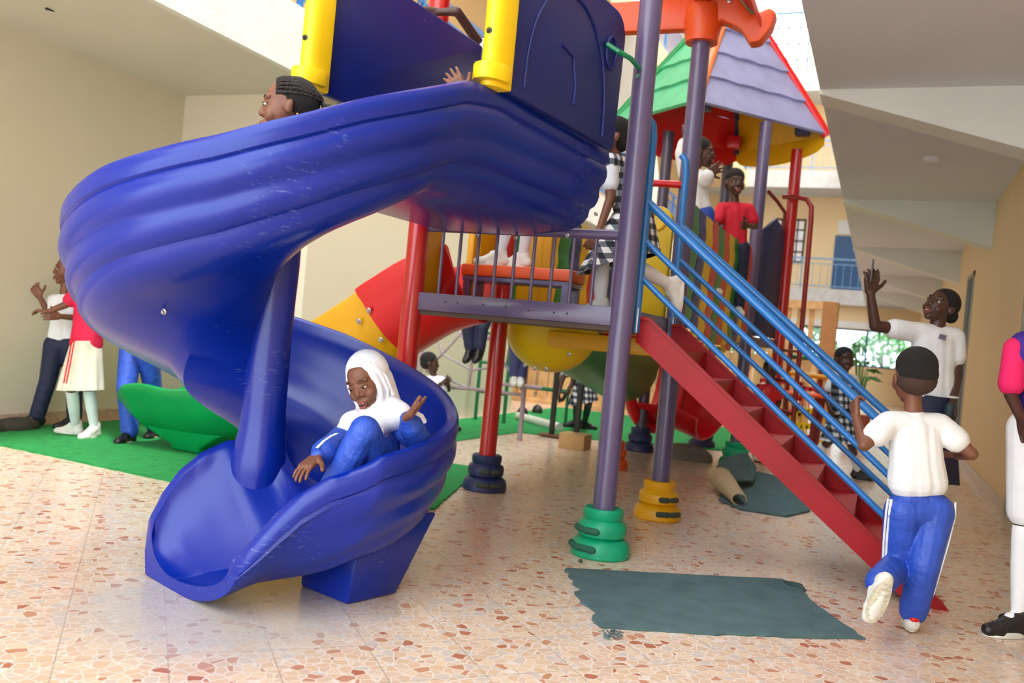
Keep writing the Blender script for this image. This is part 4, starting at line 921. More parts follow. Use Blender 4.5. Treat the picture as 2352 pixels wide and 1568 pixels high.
def shoe(an, toe, parent, m=SHOEW, ms=SOLE, s=1., up=None, name='shoe'):
    an, toe = Vector(an), Vector(toe); d = (toe-an).normalized(); u = Vector(up) if up else Z; u = (u-d*u.dot(d)).normalized(); r = d.cross(u)
    heel = an-d*.026*s-u*.033*s; ball = an+d*.088*s-u*.042*s; tp = an+d*.125*s-u*.043*s
    b = B(); b.caps(heel, ball, .031*s, .031*s); b.caps(ball-r*.006*s, tp-r*.004*s, .032*s, .025*s); b.caps(ball+r*.006*s, tp+r*.003*s, .03*s, .024*s)
    b.caps(an-d*.008*s+u*.022*s, heel+d*.01, .034*s, .032*s); b.caps(an+u*.004*s, ball, .034*s, .030*s)
    o = b.build(name, m, parent, voxel=.006*max(s, .8), sm=5)
    R = Matrix((r, d, u)).transposed(); cc = an-u*.066*s; out = []
    for k in range(24):
        a = 2*math.pi*k/24; y = .05+.092*math.sin(a); x = (.034+.006*math.sin(a))*math.cos(a); out.append(cc+R@Vector((x, y, 0))*s)
    B().prism([p-u*.0*s for p in out], u*.022*s).build('sole', ms, o, bevel=.003)
    return o
def limb(b, pts, rs, n=16):
    for (p, q), (ra, rb) in zip(zip(pts, pts[1:]), zip(rs, rs[1:])): b.caps(p, q, ra, rb, n=n)
def person(label, J, s=1., skin=SKIN, top=WHITE, sleeve=.75, bottom=NVT, legs='pants', sock=None, sockh=1., shoes=(SHOEW, SOLE), hair='short', face=(0, -1, 0), hup=Z, vox=.007, detail=True,
           hands=None, mouth=0, root=None, hem=0.0, belly=1., flare=1., extra=None, topname='shirt', headless=False, cat='person', hs=None, loose=1.):
    """J: joints in world coordinates"""
    J = {k: Vector(v) for k, v in J.items()}
    hs = hs or s
    low = min((J[k] for k in J), key=lambda v: v.z)
    t = thing('person', label, cat, root or (J['hipL'].x, J['hipL'].y, max(0, low.z-.07)))
    b = B(); cs = (J['shL']+J['shR'])/2; ch = (J['hipL']+J['hipR'])/2; ax = (cs-ch).normalized()
    wR = (J['shR']-J['shL']).normalized()
    # skin body: one continuous surface
    b.caps(J['neck'], cs+ax*.0, .033*s, .038*s); b.caps(cs.lerp(J['shL'], .8), cs.lerp(J['shR'], .8), .036*s)
    b.caps(cs-ax*.02*s, cs.lerp(ch, .55), .045*s, .045*s); b.caps(cs.lerp(ch, .5), ch, .045*s, .045*s)
    if not headless: b.caps(J['neck'], J['head']+(J['neck']-J['head'])*.35, .033*s, .033*s)
    for q in 'LR':
        limb(b, [J['sh'+q], J['el'+q], J['wr'+q]], [.031*s, .025*s, .0175*s])
        limb(b, [J['hip'+q], J['kn'+q], J['an'+q]], [.046*s, .036*s, .023*s])
        b.caps(J['kn'+q].lerp(J['an'+q], .3), J['kn'+q].lerp(J['an'+q], .4), .036*s, .034*s)
        hd = (hands or {}).get(q)
        if hd: hand(b, J['wr'+q], hd[0], hd[1], s*hd[5] if len(hd) > 5 else s, hd[2], hd[3], hd[4])
        else: hand(b, J['wr'+q], J['wr'+q]-J['el'+q], wR if q == 'R' else -wR, s, 1, .35, .12)
        b.caps(J['an'+q], J['an'+q].lerp(J['to'+q], .35)-Z*.0, .020*s, .016*s)
    if not headless: head(b, t, J['head'], face, hup, hs, skin, hair, mouth_open=mouth, detail=detail, vox=vox, ears=hair is not None)
    o = b.build('body', skin, t, voxel=vox*.72 if detail else vox, sm=2)
    # shirt
    if top:
        b = B(); g = .014*s*loose
        b.caps(cs.lerp(J['shL'], .93), cs.lerp(J['shR'], .93), .040*s+g*.6)
        up_ = cs.lerp(J['neck'], .35); b.caps(up_, cs, .036*s+g*.3, .045*s+g)
        lo = ch+ax*(.06*s)-ax*hem*s; cut = ch+ax*(.012*s)-ax*hem*s
        b.caps(cs-ax*.02*s, lo, .056*s+g*.5, .058*s*belly+g*.5)
        for x in (-1, 1):
            b.caps(cs+wR*x*.040*s-ax*.03*s, lo.lerp(cs, .35)+wR*x*.034*s, .050*s+g*.5, .049*s*belly+g*.6); b.caps(lo.lerp(cs, .35)+wR*x*.034*s, lo+wR*x*.042*s, .049*s*belly+g*.6, .050*s*belly+g*.7)
        for q in 'LR':
            e = J['sh'+q].lerp(J['el'+q], min(1, sleeve)); b.caps(J['sh'+q], e, .036*s+g*.8, .033*s+g*1.1)
            if sleeve > 1:
                w_ = J['el'+q].lerp(J['wr'+q], sleeve-1); b.caps(J['el'+q], J['el'+q].lerp(J['wr'+q], .6), .033*s+g, .034*s+g*.9); b.caps(J['el'+q].lerp(J['wr'+q], .6), w_, .034*s+g*.9, .021*s+g*.5)
        b.build(topname, top, t, voxel=vox, sm=4, clamp=[(cut, ax)])
    if legs in ('pants', 'shorts'):
        b = B(); g = .016*s*loose; b.caps(J['hipL'], J['hipR'], .058*s+g*.6); b.caps(ch+ax*.0*s, ch+ax*.05*s, .060*s, .057*s)
        for x in (-1, 1): b.caps(ch+wR*x*.04*s+ax*.05*s, ch+wR*x*.04*s, .050*s+g*.3, .054*s+g*.6)
        for q in 'LR':
            k_ = J['kn'+q]; end = J['an'+q] if legs == 'pants' else k_
            b.caps(J['hip'+q], J['hip'+q].lerp(k_, .9), .056*s+g, .042*s+g)
            if legs == 'pants':
                b.caps(J['hip'+q].lerp(k_, .9), k_, .042*s+g, .041*s+g); b.caps(k_, J['an'+q].lerp(k_, .06), .040*s+g, .033*s+g*1.1)
                for m_ in (.25, .5, .78): c_ = k_.lerp(J['an'+q], m_); b.caps(c_, c_+(J['an'+q]-k_).normalized()*.012*s, .0405*s+g*1.0-.004*s*m_)
        b.build('trousers' if legs == 'pants' else 'shorts', bottom, t, voxel=vox, sm=4)
    elif legs in ('skirt', 'dress'):
        kc = (J['knL']+J['knR'])/2; hemc = ch.lerp(kc, 1.0); w0 = .085*s*belly; w1 = max(.145*s, (J['knL']-J['knR']).length/2+.085*s)*flare; fwd = wR.cross(ax).normalized()
        rings = []; n = 56
        for j in range(9):
            k = j/8; c_ = (ch+ax*.05*s).lerp(hemc, k); wx = lerp(w0, w1, k**.8); wy = lerp(w0*.82, w1*.78, k**.8); R_ = []
            for i in range(n):
                a = 2*math.pi*i/n; f_ = 1+.055*k*math.cos(a*9+1.3*k); R_.append(c_+wR*math.cos(a)*wx*f_+fwd*math.sin(a)*wy*f_)
            rings.append(R_)
        inner = [[c+(p-c)*.95 for p in R_] for R_, c in ((r, sum(r, Vector())/n) for r in rings[::-1])]
        B().loft(rings+inner).build('skirt', bottom, t, angle=60)
    if sock:
        for q in 'LR':
            a0 = J['kn'+q].lerp(J['an'+q], 1-sockh*.95); b = B(); b.caps(a0, J['kn'+q].lerp(J['an'+q], max(.45, 1-sockh*.6)), .040*s, .037*s); b.caps(J['kn'+q].lerp(J['an'+q], .4 if sockh > .6 else 1-sockh), J['an'+q], .0385*s, .027*s); b.caps(J['an'+q], J['an'+q].lerp(J['to'+q], .4), .027*s, .024*s)
            b.build('sock', sock, t, voxel=.006, sm=3)
    if shoes:
        for q in 'LR':
            nx = (J['to'+q]-J['an'+q]); up = J.get('up'+q)
            shoe(J['an'+q], J['to'+q], t, shoes[0], shoes[1], s, up)
    return t
def strip(t, pts, w, nrm, m, name='side_stripe', off=0, th=.003):
    """thin cloth band following a limb; nrm = outward direction"""
    pts = [Vector(p) for p in pts]; rings = []
    for i, p in enumerate(pts):
        d = (pts[min(i+1, len(pts)-1)]-pts[max(i-1, 0)]).normalized(); nn = Vector(nrm); nn = (nn-d*nn.dot(d)).normalized(); r = d.cross(nn); c = p+r*off
        rings.append([c-r*w/2, c+r*w/2, c+r*w/2+nn*th, c-r*w/2+nn*th])
    return B().loft(rings).build(name, m, t, smooth=False)
R_, U_, A_ = RTH, Z, FWH     # right / up / away seen from the camera
def g0(x, y, h=0.): p = atz(x, y); return p+Z*h

# 1. boy in front of the stairs, seen from behind, one foot kicked back
d = 3.62
J = dict(head=at(2099, 868, 3.6), neck=at(2097, 925, 3.6), shL=at(2042, 972, 3.6), shR=at(2158, 977, 3.6), elL=at(1985, 1022, 3.56), wrL=at(1966, 955, 3.70), elR=at(2232, 1042, 3.55), wrR=at(2198, 1046, 3.75),
         hipL=at(2075, 1175, 3.6), hipR=at(2147, 1175, 3.6), knL=at(2060, 1300, 3.66), anL=at(2018, 1340, 3.42), toL=at(1998, 1410, 3.40), knR=at(2122, 1300, 3.56), anR=Vector((0, 0, 0)), toR=Vector((0, 0, 0)))
fb = atz(2092, 1448); J['anR'] = fb+Z*.072+A_*.0; J['toR'] = J['anR']+(A_*.9+R_*.35).normalized()*.1
J['toL'] = J['anL']+(at(1978, 1425, 3.42)-J['anL']).normalized()*.1; J['upL'] = A_
boy = person('boy in white T-shirt and blue striped tracksuit trousers seen from behind, one shoe sole raised', J, 1.02, SKIN2, WHITE, .5, TRK, 'pants', None, shoes=(SHOEW, SOLE), hair='fade', face=A_+U_*.05, vox=.0045, detail=True,
             hands=dict(L=((U_*.9+A_*.5), -R_, -1, .75, .1), R=(A_*.4-R_*.9, U_, 1, .9, .1)), hs=1.06, loose=1.25, hem=-.06, belly=1.25)
for o_ in (0.0, .016):
    q = 1.0; rr = .074
    SR = (R_*.86-A_*.5).normalized()
    strip(boy, [J['hipR']+Z*.05+SR*.068, J['hipR']+SR*.072, J['hipR'].lerp(J['knR'], .5)+SR*.068, J['knR']+SR*.059, J['knR'].lerp(J['anR'], .5)+SR*.055, J['anR']+SR*.047+Z*.03], .009, SR, WHITE, off=-o_, th=.006)
    SL = (-R_*.92-A_*.4).normalized()
    strip(boy, [J['hipL']+Z*.05+SL*.068, J['hipL']+SL*.072, J['hipL'].lerp(J['knL'], .5)+SL*.068, J['knL']+SL*.059, J['knL'].lerp(J['anL'], .5)+SL*.055], .009, SL, WHITE, off=o_, th=.006)
B().ell(J['anR']-A_*.045-R_*.01-Z*.012, (.02, .012, .012), Matrix((R_, A_, U_)).transposed()).build('red_heel_patch', RED, boy)
rs = J['anL']; sd = (J['toL']-J['anL']).normalized()
for k in range(7): B().bar(rs+sd*(-.02+.022*k)-A_*.0675-R_*.02, rs+sd*(-.012+.022*k)-A_*.0675+R_*.02, .003, .003).build('sole_tread', mat('sole_tread_line', (185, 180, 165), .8), boy, smooth=False)

# 2. girl in white headscarf sliding down
face_dir = (-A_*.88-R_*.30-Z*.36).normalized(); hup = (Z*.95-R_*.30).normalized()
hc = at(842, 876, 3.40)
J = dict(head=hc, neck=at(862, 945, 3.44), shL=at(808, 985, 3.40), shR=at(905, 975, 3.46), elL=at(768, 1022, 3.28), wrL=at(728, 1048, 3.16), elR=at(962, 1010, 3.36), wrR=at(933, 957, 3.24),
         hipL=at(862, 1150, 3.42), hipR=at(908, 1146, 3.45), knR=at(838, 990, 3.20), anR=Vector((-1.84, 2.74, .33)), toR=Vector((-1.88, 2.64, .30)), knL=at(800, 1062, 3.24), anL=at(792, 1140, 3.22), toL=at(775, 1160, 3.20))
girl = person('girl in white headscarf and royal blue tracksuit sliding down inside the spiral slide', J, .96, SKIN2, TRK, 1.92, TRK, 'pants', None, shoes=(SHOEW, SOLE), hair=None, face=face_dir, hup=hup, vox=.004, detail=True,
              hands=dict(L=(at(682, 1090, 3.08)-at(728, 1048, 3.16), U_+A_*.2, -1, .22, .2, 1.08), R=(at(968, 930, 3.17)-at(933, 957, 3.24), -U_*.8+A_*.6, 1, .12, .12, 1.08)), mouth=1.2, hs=.97, loose=1.2, topname='track_jacket')
r, f, u = frame3(face_dir, hup); F = Matrix((r, f, u)).transposed(); s_ = .97
def HP(x, y, z): return hc+F@Vector((x, y, z))*s_
b = B()
b.ell(HP(0, -.030, .030), (.086*s_, .092*s_, .092*s_), F, n=32); b.ell(HP(0, -.032, -.035), (.083*s_, .082*s_, .085*s_), F, n=32)
rim = [HP(.066*math.sin(a), .038+.012*math.cos(a)*0-.012*abs(math.sin(a)), -.020+.096*math.cos(a)) for a in [2*math.pi*k/28 for k in range(28)]]
for i in range(28): b.caps(rim[i], rim[(i+1) % 28], .0135*s_, n=10)
for i in range(28): p = rim[i]; b.caps(p, HP(0, -.03, -.01)+(p-HP(0, -.03, -.01))*.80, .0135*s_, .03*s_, n=8)
b.caps(HP(0, -.006, -.135), HP(0, -.03, -.11), .034*s_, .060*s_)
cs = (J['shL']+J['shR'])/2
b.caps(HP(0, -.03, -.08), cs-Z*.0, .075, .080); b.caps(J['shL']-Z*.0, J['shR'], .056, .058); b.caps(HP(0, -.05, -.02), J['shR']+A_*.0-Z*.01, .078, .060)
b.caps(HP(0, -.02, -.13), at(815, 972, 3.34), .050, .046); b.caps(at(815, 968, 3.34), at(790, 985, 3.33), .045, .030); b.caps(at(860, 970, 3.38), at(868, 974, 3.37), .054, .05); b.caps(HP(0, -.02, -.10), at(920, 948, 3.40), .06, .045); b.caps(at(885, 952, 3.40), at(905, 958, 3.40), .05, .045)
b.caps(at(812, 975, 3.36), at(915, 956, 3.40), .056, .054); b.caps(HP(0, -.02, -.12), at(895, 950, 3.40), .058, .056); b.caps(HP(0, -.02, -.12), at(835, 972, 3.36), .056, .054)
b.build('headscarf', SCARF, girl, voxel=.004, sm=26)
b = B()   # folds
for pts in ([HP(-.070, .01, .07), HP(-.084, -.012, .0), HP(-.084, -.015, -.08)], [HP(-.055, .018, .082), HP(-.077, .008, .03), HP(-.080, .0, -.05), HP(-.06, .01, -.11)], [HP(.04, .015, -.13), HP(0, .030, -.150), HP(-.05, .02, -.14), HP(-.085, -.03, -.12)]):
    b.tube([Vector(p) for p in pts], [.004, .008, .008, .004][:len(pts)], 8)
b.build('scarf_folds', SCARF, girl)
strip(girl, [at(775, 998, 3.27)+Z*.004, at(760, 1006, 3.24)+Z*.006, at(743, 1020, 3.19)+Z*.010, at(728, 1034, 3.15)+Z*.008], .010, Z-A_*.3, WHITE, 'sleeve_stripe')
strip(girl, [at(872, 985, 3.28), at(877, 1010, 3.26), at(882, 1040, 3.28)], .012, R_-A_, WHITE, 'knee_stripe', th=.012)
strip(girl, [at(955, 948, 3.26)-A_*.02, at(968, 955, 3.27)-A_*.02, at(975, 968, 3.29)-A_*.02], .012, Z-A_, WHITE, 'cuff_stripe', th=.01)

# 3. girl's head above the rim at the top of the slide
hf = (-R_*.96-A_*.22-Z*.05).normalized()
J = dict(head=at(662, 250, 3.15), neck=at(680, 318, 3.18), shL=at(650, 345, 3.10), shR=at(700, 350, 3.26), elL=at(615, 390, 3.05), wrL=at(575, 405, 3.05), elR=at(900, 320, 3.34), wrR=at(1064, 212, 3.34),
         hipL=at(680, 460, 3.16), hipR=at(700, 462, 3.24), knL=at(600, 425, 3.10), knR=at(605, 430, 3.2), anL=at(540, 480, 3.08), anR=at(545, 480, 3.18), toL=at(500, 470, 3.05), toR=at(505, 470, 3.15))
person('girl with braided hair in profile, only her head showing above the slide rim', J, .95, SKIN2, WHITE, .6, NVT, 'pants', hair='braids', face=hf, hup=Z-R_*.06, vox=.0045, hs=1.06, hands=dict(R=(U_*.6-R_*.5, -A_, 1, .3, .2), L=(-R_, U_, 1, .4, .1)))
B().ell(at(683, 262, 3.08), (.005, .005, .005)).build('earring', mat('gold', (220, 170, 70), .2, metal=.9), bpy.data.objects['person.002'])

# 4. woman raising a phone
D = 5.35
J = dict(head=at(2160, 705, D), neck=at(2152, 752, D), shL=at(2098, 762, D), shR=at(2192, 775, D), elL=at(2010, 748, D-.05), wrL=at(1999, 672, D-.08), elR=at(2197, 862, D), wrR=at(2188, 925, D-.1),
         hipL=at(2120, 935, D), hipR=at(2160, 935, D), knL=at(2100, 1100, D), knR=at(2142, 1100, D), anL=at(2082, 1235, D), anR=at(2130, 1238, D), toL=at(2060, 1250, D-.3), toR=at(2125, 1255, D-.3))
for k in ('anL', 'anR'): J[k].z = .08
for k in ('toL', 'toR'): J[k] = J['an'+k[2]]+(-A_-R_*.4).normalized()*.12-Z*.01
wm = person('smiling woman in white polo shirt holding a phone up with her raised arm', J, 1.38, SKIN3, WHITE, .5, NVT, 'skirt', shoes=(BLK, BLK), hair='bun', face=(-R_*.75-A_*.45+Z*.35), hup=(Z*.9+R_*.35), vox=.008, mouth=1.0, hs=1.12,
            hands=dict(L=(at(2004, 630, D-.1)-at(1999, 672, D-.08), -A_, 1, .45, .08), R=(-Z, R_, 1, .6, .05)), loose=.8)
B().bar(at(2000, 650, D-.11), at(2006, 596, D-.11), .075, .009, up=(R_*.9-A_*.4)).build('phone', mat('phone_case', (70, 70, 74), .3), wm, bevel=.003)
B().tube([at(2188, 912, D-.1)+Vector((math.cos(a), math.sin(a), 0))*.028 for a in [k*math.pi/6 for k in range(12)]], .007, 8, closed=True).build('white_wristband', SHOEW, wm)
B().caps(at(2183, 935, D-.14), at(2180, 952, D-.14), .03, .028).build('dark_purse', mat('dark_teal', (40, 60, 65), .6), wm)
B().bar(at(2158, 772, D-.13), at(2172, 776, D-.13), .012, .03, up=Z).build('chest_badge', mat('grey_badge', (110, 110, 125), .8), wm, smooth=False)

# 5. girl at the right edge
D = 3.70
J = dict(head=at(2440, 660, D), neck=at(2425, 725, D), shL=at(2352, 790, D), shR=at(2470, 795, D), elL=at(2322, 905, D), wrL=at(2345, 960, D-.12), elR=at(2505, 905, D), wrR=at(2500, 970, D-.1),
         hipL=at(2362, 985, D), hipR=at(2440, 985, D), knL=at(2352, 1195, D-.02), knR=at(2440, 1190, D+.1), anL=at(2342, 1400, D-.02), anR=at(2430, 1400, D+.15), toL=at(2310, 1440, D), toR=at(2400, 1440, D))
a_ = atz(2336, 1462); J['anL'] = a_+Z*.075; J['toL'] = J['anL']-R_*.1-A_*.02; J['anR'] = a_+R_*.17+A_*.15+Z*.075; J['toR'] = J['anR']-R_*.1
rg = person('girl at the right edge in magenta sleeves, violet vest, white shorts and knee socks', J, 1.12, SKIN3, VIO, .2, WHITE, 'shorts', WHITE, .95, (BLK, SHOEW), 'short', -R_-A_*.2, vox=.006, loose=1.2)
for q, sg in (('L', -1), ('R', 1)): B().caps(J['sh'+q]+R_*sg*.035-Z*.02, J['sh'+q].lerp(J['el'+q], .80)+R_*sg*.008, .045, .052).build('magenta_sleeve', MAG, rg)
for o_ in (): strip(rg, [J['shL']+Z*.062+R_*.045-A_*.03, J['shL']+R_*.04-A_*.068-Z*.03, J['shL']+R_*.042-A_*.075-Z*.12], .006, -A_, WHITE, 'armhole_trim', off=o_)

# 6. running girl in plaid
D = 8.25
J = dict(head=at(1940, 826, D), neck=at(1940, 852, D), shL=at(1918, 868, D), shR=at(1960, 872, D), elL=at(1898, 905, D), wrL=at(1905, 935, D-.12), elR=at(1968, 905, D), wrR=at(1958, 935, D-.1),
         hipL=at(1926, 945, D), hipR=at(1946, 947, D), knL=at(1908, 1010, D), anL=at(1868, 1045, D+.15), toL=at(1858, 1070, D+.15), knR=at(1955, 1020, D-.05), anR=at(1966, 1083, D), toR=at(1985, 1095, D))
a_ = atz(1968, 1100); J['anR'] = a_+Z*.075; J['toR'] = J['anR']+R_*.1-A_*.04
person('girl in black and white plaid pinafore running left beyond the foot of the stairs', J, 1.1, SKIN3, WHITE, .6, PLD, 'dress', WHITE, .6, (BLK, BLK), 'short', -A_+R_*.1, vox=.009, loose=1.0)
B().caps(at(1928, 880, D-.06), at(1930, 935, D-.08), .075, .085, n=20).caps(at(1950, 880, D-.04), at(1944, 935, D-.06), .075, .085, n=20).build('pinafore_bib', PLD, bpy.data.objects['person.005'], voxel=.01, sm=3)

# 7. boy in red on the bridge
D = 7.55
J = dict(head=at(1688, 421, D), neck=at(1687, 455, D), shL=at(1658, 478, D), shR=at(1720, 480, D), elL=at(1646, 520, D-.05), wrL=at(1668, 556, D-.2), elR=at(1735, 520, D), wrR=at(1716, 518, D-.22),
         hipL=at(1674, 570, D), hipR=at(1702, 572, D), knL=at(1668, 640, D), knR=at(1700, 640, D), anL=at(1662, 705, D), anR=at(1694, 708, D), toL=at(1655, 715, D-.1), toR=at(1690, 718, D-.1))
for q in 'LR': J['to'+q] = J['an'+q]-A_*.09
person('smiling boy in a red T-shirt looking over the striped bridge panels', J, 1.12, SKIN3, mat('crimson_shirt', (205, 22, 50), .75, bump=.5, bscale=24), .6, NVT, 'pants', hair='fade', face=(-A_+R_*.15), vox=.008, mouth=.8, hem=.10, hs=1.1)

# 8. child in white with raised arm behind the second purple post
D = 6.7
J = dict(head=at(1612, 352, D), neck=at(1598, 385, D), shL=at(1572, 400, D), shR=at(1615, 405, D), elL=at(1566, 352, D), wrL=at(1575, 318, D), elR=at(1622, 415, D-.15), wrR=at(1628, 396, D-.2),
         hipL=at(1585, 490, D), hipR=at(1618, 492, D), knL=at(1590, 565, D), knR=at(1622, 565, D), anL=at(1580, 650, D), anR=at(1612, 652, D), toL=at(1575, 660, D), toR=at(1605, 660, D))
for q in 'LR': J['to'+q] = J['an'+q]+R_*.09
person('child in white shirt with spread fingers, half hidden by the second purple post', J, 1.1, SKIN3, WHITE, 1.7, TRK, 'shorts', hair='short', face=R_-A_*.3, vox=.008, hem=.02,
       hands=dict(R=(at(1650, 385, D-.2)-at(1628, 396, D-.2), -A_, 1, .1, .35), L=(Z, -A_, 1, .3, .1)))

# 9. plaid girl at the top of the stairs
D = 4.95
J = dict(head=at(1405, 318, D), neck=at(1408, 350, D), shL=at(1402, 372, D-.05), shR=at(1440, 375, D+.12), elL=at(1402, 455, D-.08), wrL=at(1376, 530, D-.12), elR=at(1470, 430, D+.1), wrR=at(1465, 490, D),
         hipL=at(1436, 500, D), hipR=at(1476, 500, D+.05), knL=at(1382, 600, D), anL=at(1380, 690, D), toL=at(1360, 700, D), knR=at(1462, 612, D-.05), anR=at(1540, 655, D+.05), toR=at(1545, 700, D+.05))
J['anL'].z = 1.26; J['toL'] = J['anL']-R_*.1; J['toR'] = J['anR']-Z*.1; J['upR'] = -R_
pg = person('girl in plaid dress with white sleeves stepping onto the platform behind the thick post', J, 1.12, SKIN2, PLD, .1, PLD, 'dress', WHITE, 1.0, (SHOEW, SHOEW), 'short', -R_-A_*.2, vox=.007, detail=False, loose=.9, belly=1.3, flare=1.45,
            hands=dict(L=(-Z*.9-R_*.4, -A_, 1, .4, .1)))
B().caps(J['shL'], J['shL'].lerp(J['elL'], .62), .050, .046).build('white_sleeve', WHITE, pg); B().caps(J['shR'], J['shR'].lerp(J['elR'], .62), .050, .046).build('white_sleeve', WHITE, pg)

# 10-12. children by the left wall
D = 6.85
J = dict(head=at(145, 620, D), neck=at(138, 668, D), shL=at(112, 690, D), shR=at(165, 688, D), elL=at(103, 722, D-.05), wrL=at(80, 680, D-.1), elR=at(180, 730, D-.1), wrR=at(125, 725, D-.2),
         hipL=at(115, 790, D), hipR=at(150, 792, D), knL=at(100, 870, D), anL=at(76, 935, D), toL=at(60, 955, D), knR=at(160, 870, D+.1), anR=at(162, 940, D+.1), toR=at(150, 960, D))
J['anL'].z = .09; J['anR'].z = .09; J['toL'] = J['anL']-R_*.08-A_*.05-Z*.01; J['toR'] = J['anR']-R_*.06-A_*.07-Z*.01
sh = Vector((.05, 0, 0))
for k in J: J[k] = J[k]+sh
k10 = person('child in white T-shirt and navy trousers leaning against the left wall with a raised hand', J, 1.1, SKIN2, WHITE, .6, NVT, 'pants', shoes=(BLK, BLK), hair='short', face=-R_*.8-A_*.6, vox=.007, loose=1.1,
             hands=dict(L=(at(66, 655, D-.1)-at(80, 680, D-.1), -A_, 1, .5, .2)))
B().bar(at(163, 688, D-.2)+sh, at(172, 690, D-.2)+sh, .01, .03, up=Z).build('chest_print', mat('dark_print', (60, 60, 70), .8), k10, smooth=False)
D = 6.45
J = dict(head=at(215, 600, D), neck=at(208, 650, D), shL=at(180, 672, D), shR=at(235, 672, D), elL=at(150, 700, D-.05), wrL=at(112, 715, D-.1), elR=at(255, 730, D), wrR=at(235, 700, D-.15),
         hipL=at(180, 800, D), hipR=at(215, 800, D), knL=at(165, 895, D), anL=at(175, 978, D), toL=at(140, 992, D), knR=at(205, 895, D+.05), anR=at(214, 982, D+.1), toR=at(205, 1000, D))
a_ = atz(172, 1000); J['anL'] = a_+Z*.07; J['toL'] = J['anL']-R_*.1+A_*.01; a_ = atz(215, 1006); J['anR'] = a_+Z*.07; J['toR'] = J['anR']-A_*.1-R_*.02
k11 = person('child in red top and cream skirt with red side stripes by the left wall', J, 1.1, SKIN2, PINK, .6, OFFW, 'skirt', WHITE, 1.0, (SHOEW, SHOEW), 'short', -R_-A_*.1, vox=.007, hem=.03, loose=1.05, belly=1.1,
             hands=dict(L=(-R_, Z, 1, .4, .1)))
for o_ in (-.012, .012): strip(k11, [at(170, 775, D-.14), at(160, 830, D-.165), at(150, 880, D-.19)], .008, -A_-R_*.4, RED, 'red_stripe', off=o_, th=.006)
D = 6.6
J = dict(head=at(350, 590, D), neck=at(342, 640, D), shL=at(310, 660, D), shR=at(372, 662, D), elL=at(300, 720, D-.05), wrL=at(310, 765, D-.1), elR=at(385, 720, D), wrR=at(375, 765, D-.1),
         hipL=at(302, 800, D), hipR=at(338, 800, D), knL=at(290, 890, D-.08), anL=at(286, 985, D), toL=at(284, 1005, D), knR=at(350, 885, D+.1), anR=at(342, 985, D), toR=at(343, 1000, D))
a_ = atz(286, 1020); J['anL'] = a_+Z*.07+A_*.08; J['toL'] = J['anL']-A_*.1-R_*.02; a_ = atz(344, 1008); J['anR'] = a_+Z*.07+A_*.08; J['toR'] = J['anR']-A_*.1
person('child in royal blue trousers and black trainers, half hidden behind the slide', J, 1.12, SKIN2, WHITE, .6, TRK, 'pants', shoes=(BLK, SOLE), hair='short', face=-A_, vox=.007, loose=1.3)

# 13-17. children around the climbing web
D = 8.6
J = dict(head=at(1120, 560, D), neck=at(1118, 600, D), shL=at(1095, 615, D), shR=at(1145, 617, D), elL=at(1080, 650, D), wrL=at(1095, 675, D-.1), elR=at(1160, 650, D), wrR=at(1150, 680, D-.1),
         hipL=at(1092, 718, D), hipR=at(1122, 718, D), knL=at(1074, 752, D-.12), anL=at(1080, 800, D-.1), toL=at(1070, 815, D-.2), knR=at(1108, 752, D-.1), anR=at(1102, 800, D-.1), toR=at(1100, 812, D-.2))
for q in 'LR': J['to'+q] = J['an'+q]-A_*.06-Z*.05-R_*.03
person('child in navy trousers perched on the climbing web, only legs showing', J, 1.1, SKIN3, WHITE, .6, NVT, 'pants', shoes=(BLK, BLK), hair='short', face=-A_, vox=.01, detail=False)
D = 9.2
J = dict(head=at(988, 834, D), neck=at(996, 860, D), shL=at(985, 872, D), shR=at(1015, 874, D), elL=at(1000, 890, D), wrL=at(1018, 878, D-.1), elR=at(1030, 895, D), wrR=at(1030, 880, D-.1),
         hipL=at(995, 935, D), hipR=at(1018, 935, D), knL=at(1010, 950, D-.2), anL=at(1005, 985, D-.1), toL=at(1005, 990, D-.2), knR=at(1030, 950, D-.2), anR=at(1025, 985, D-.1), toR=at(1030, 990, D-.2))
for q in 'LR': J['an'+q].z = .09; J['to'+q] = J['an'+q]+R_*.09
person('crouching child in white top seen in profile just above the slide rim, behind the web', J, 1.05, SKIN3, WHITE, .7, NVT, 'pants', shoes=(BLK, BLK), hair='short', face=R_, vox=.01, detail=False)
D = 8.8
J = dict(head=at(1200, 640, D), neck=at(1197, 670, D), shL=at(1172, 690, D), shR=at(1220, 692, D), elL=at(1165, 720, D), wrL=at(1160, 745, D-.1), elR=at(1230, 720, D), wrR=at(1225, 745, D-.1),
         hipL=at(1180, 762, D), hipR=at(1202, 762, D), knL=at(1186, 810, D-.1), anL=at(1182, 862, D), toL=at(1175, 870, D-.1), knR=at(1200, 812, D-.05), anR=at(1196, 864, D), toR=at(1190, 870, D-.1))
for q in 'LR': J['to'+q] = J['an'+q]-A_*.08-Z*.02
person('child in dusty blue trousers standing on the web bar just right of the red post', J, 1.05, SKIN3, WHITE, .7, mat('dusty_blue_trousers', (62, 66, 120), .7, bump=.8, bscale=24), 'pants', shoes=(SHOEW, SHOEW), hair='short', face=-A_, vox=.01, detail=False, loose=1.3)
fb_ = thing('foot_bar', 'mauve bar of the climbing web under the feet of the child in dusty blue', 'bar', at(1186, 876, 8.8)); q_ = (J['anL']+J['anR'])/2-Z*.095; B().tube([q_-R_*.25, q_+R_*.25], .018, 10).build('bar', LPUR, fb_); B().tube([q_-R_*.25, Vector((q_.x, q_.y, .02))-R_*.25], .018, 10).build('leg', LPUR, fb_)
D = 9.6
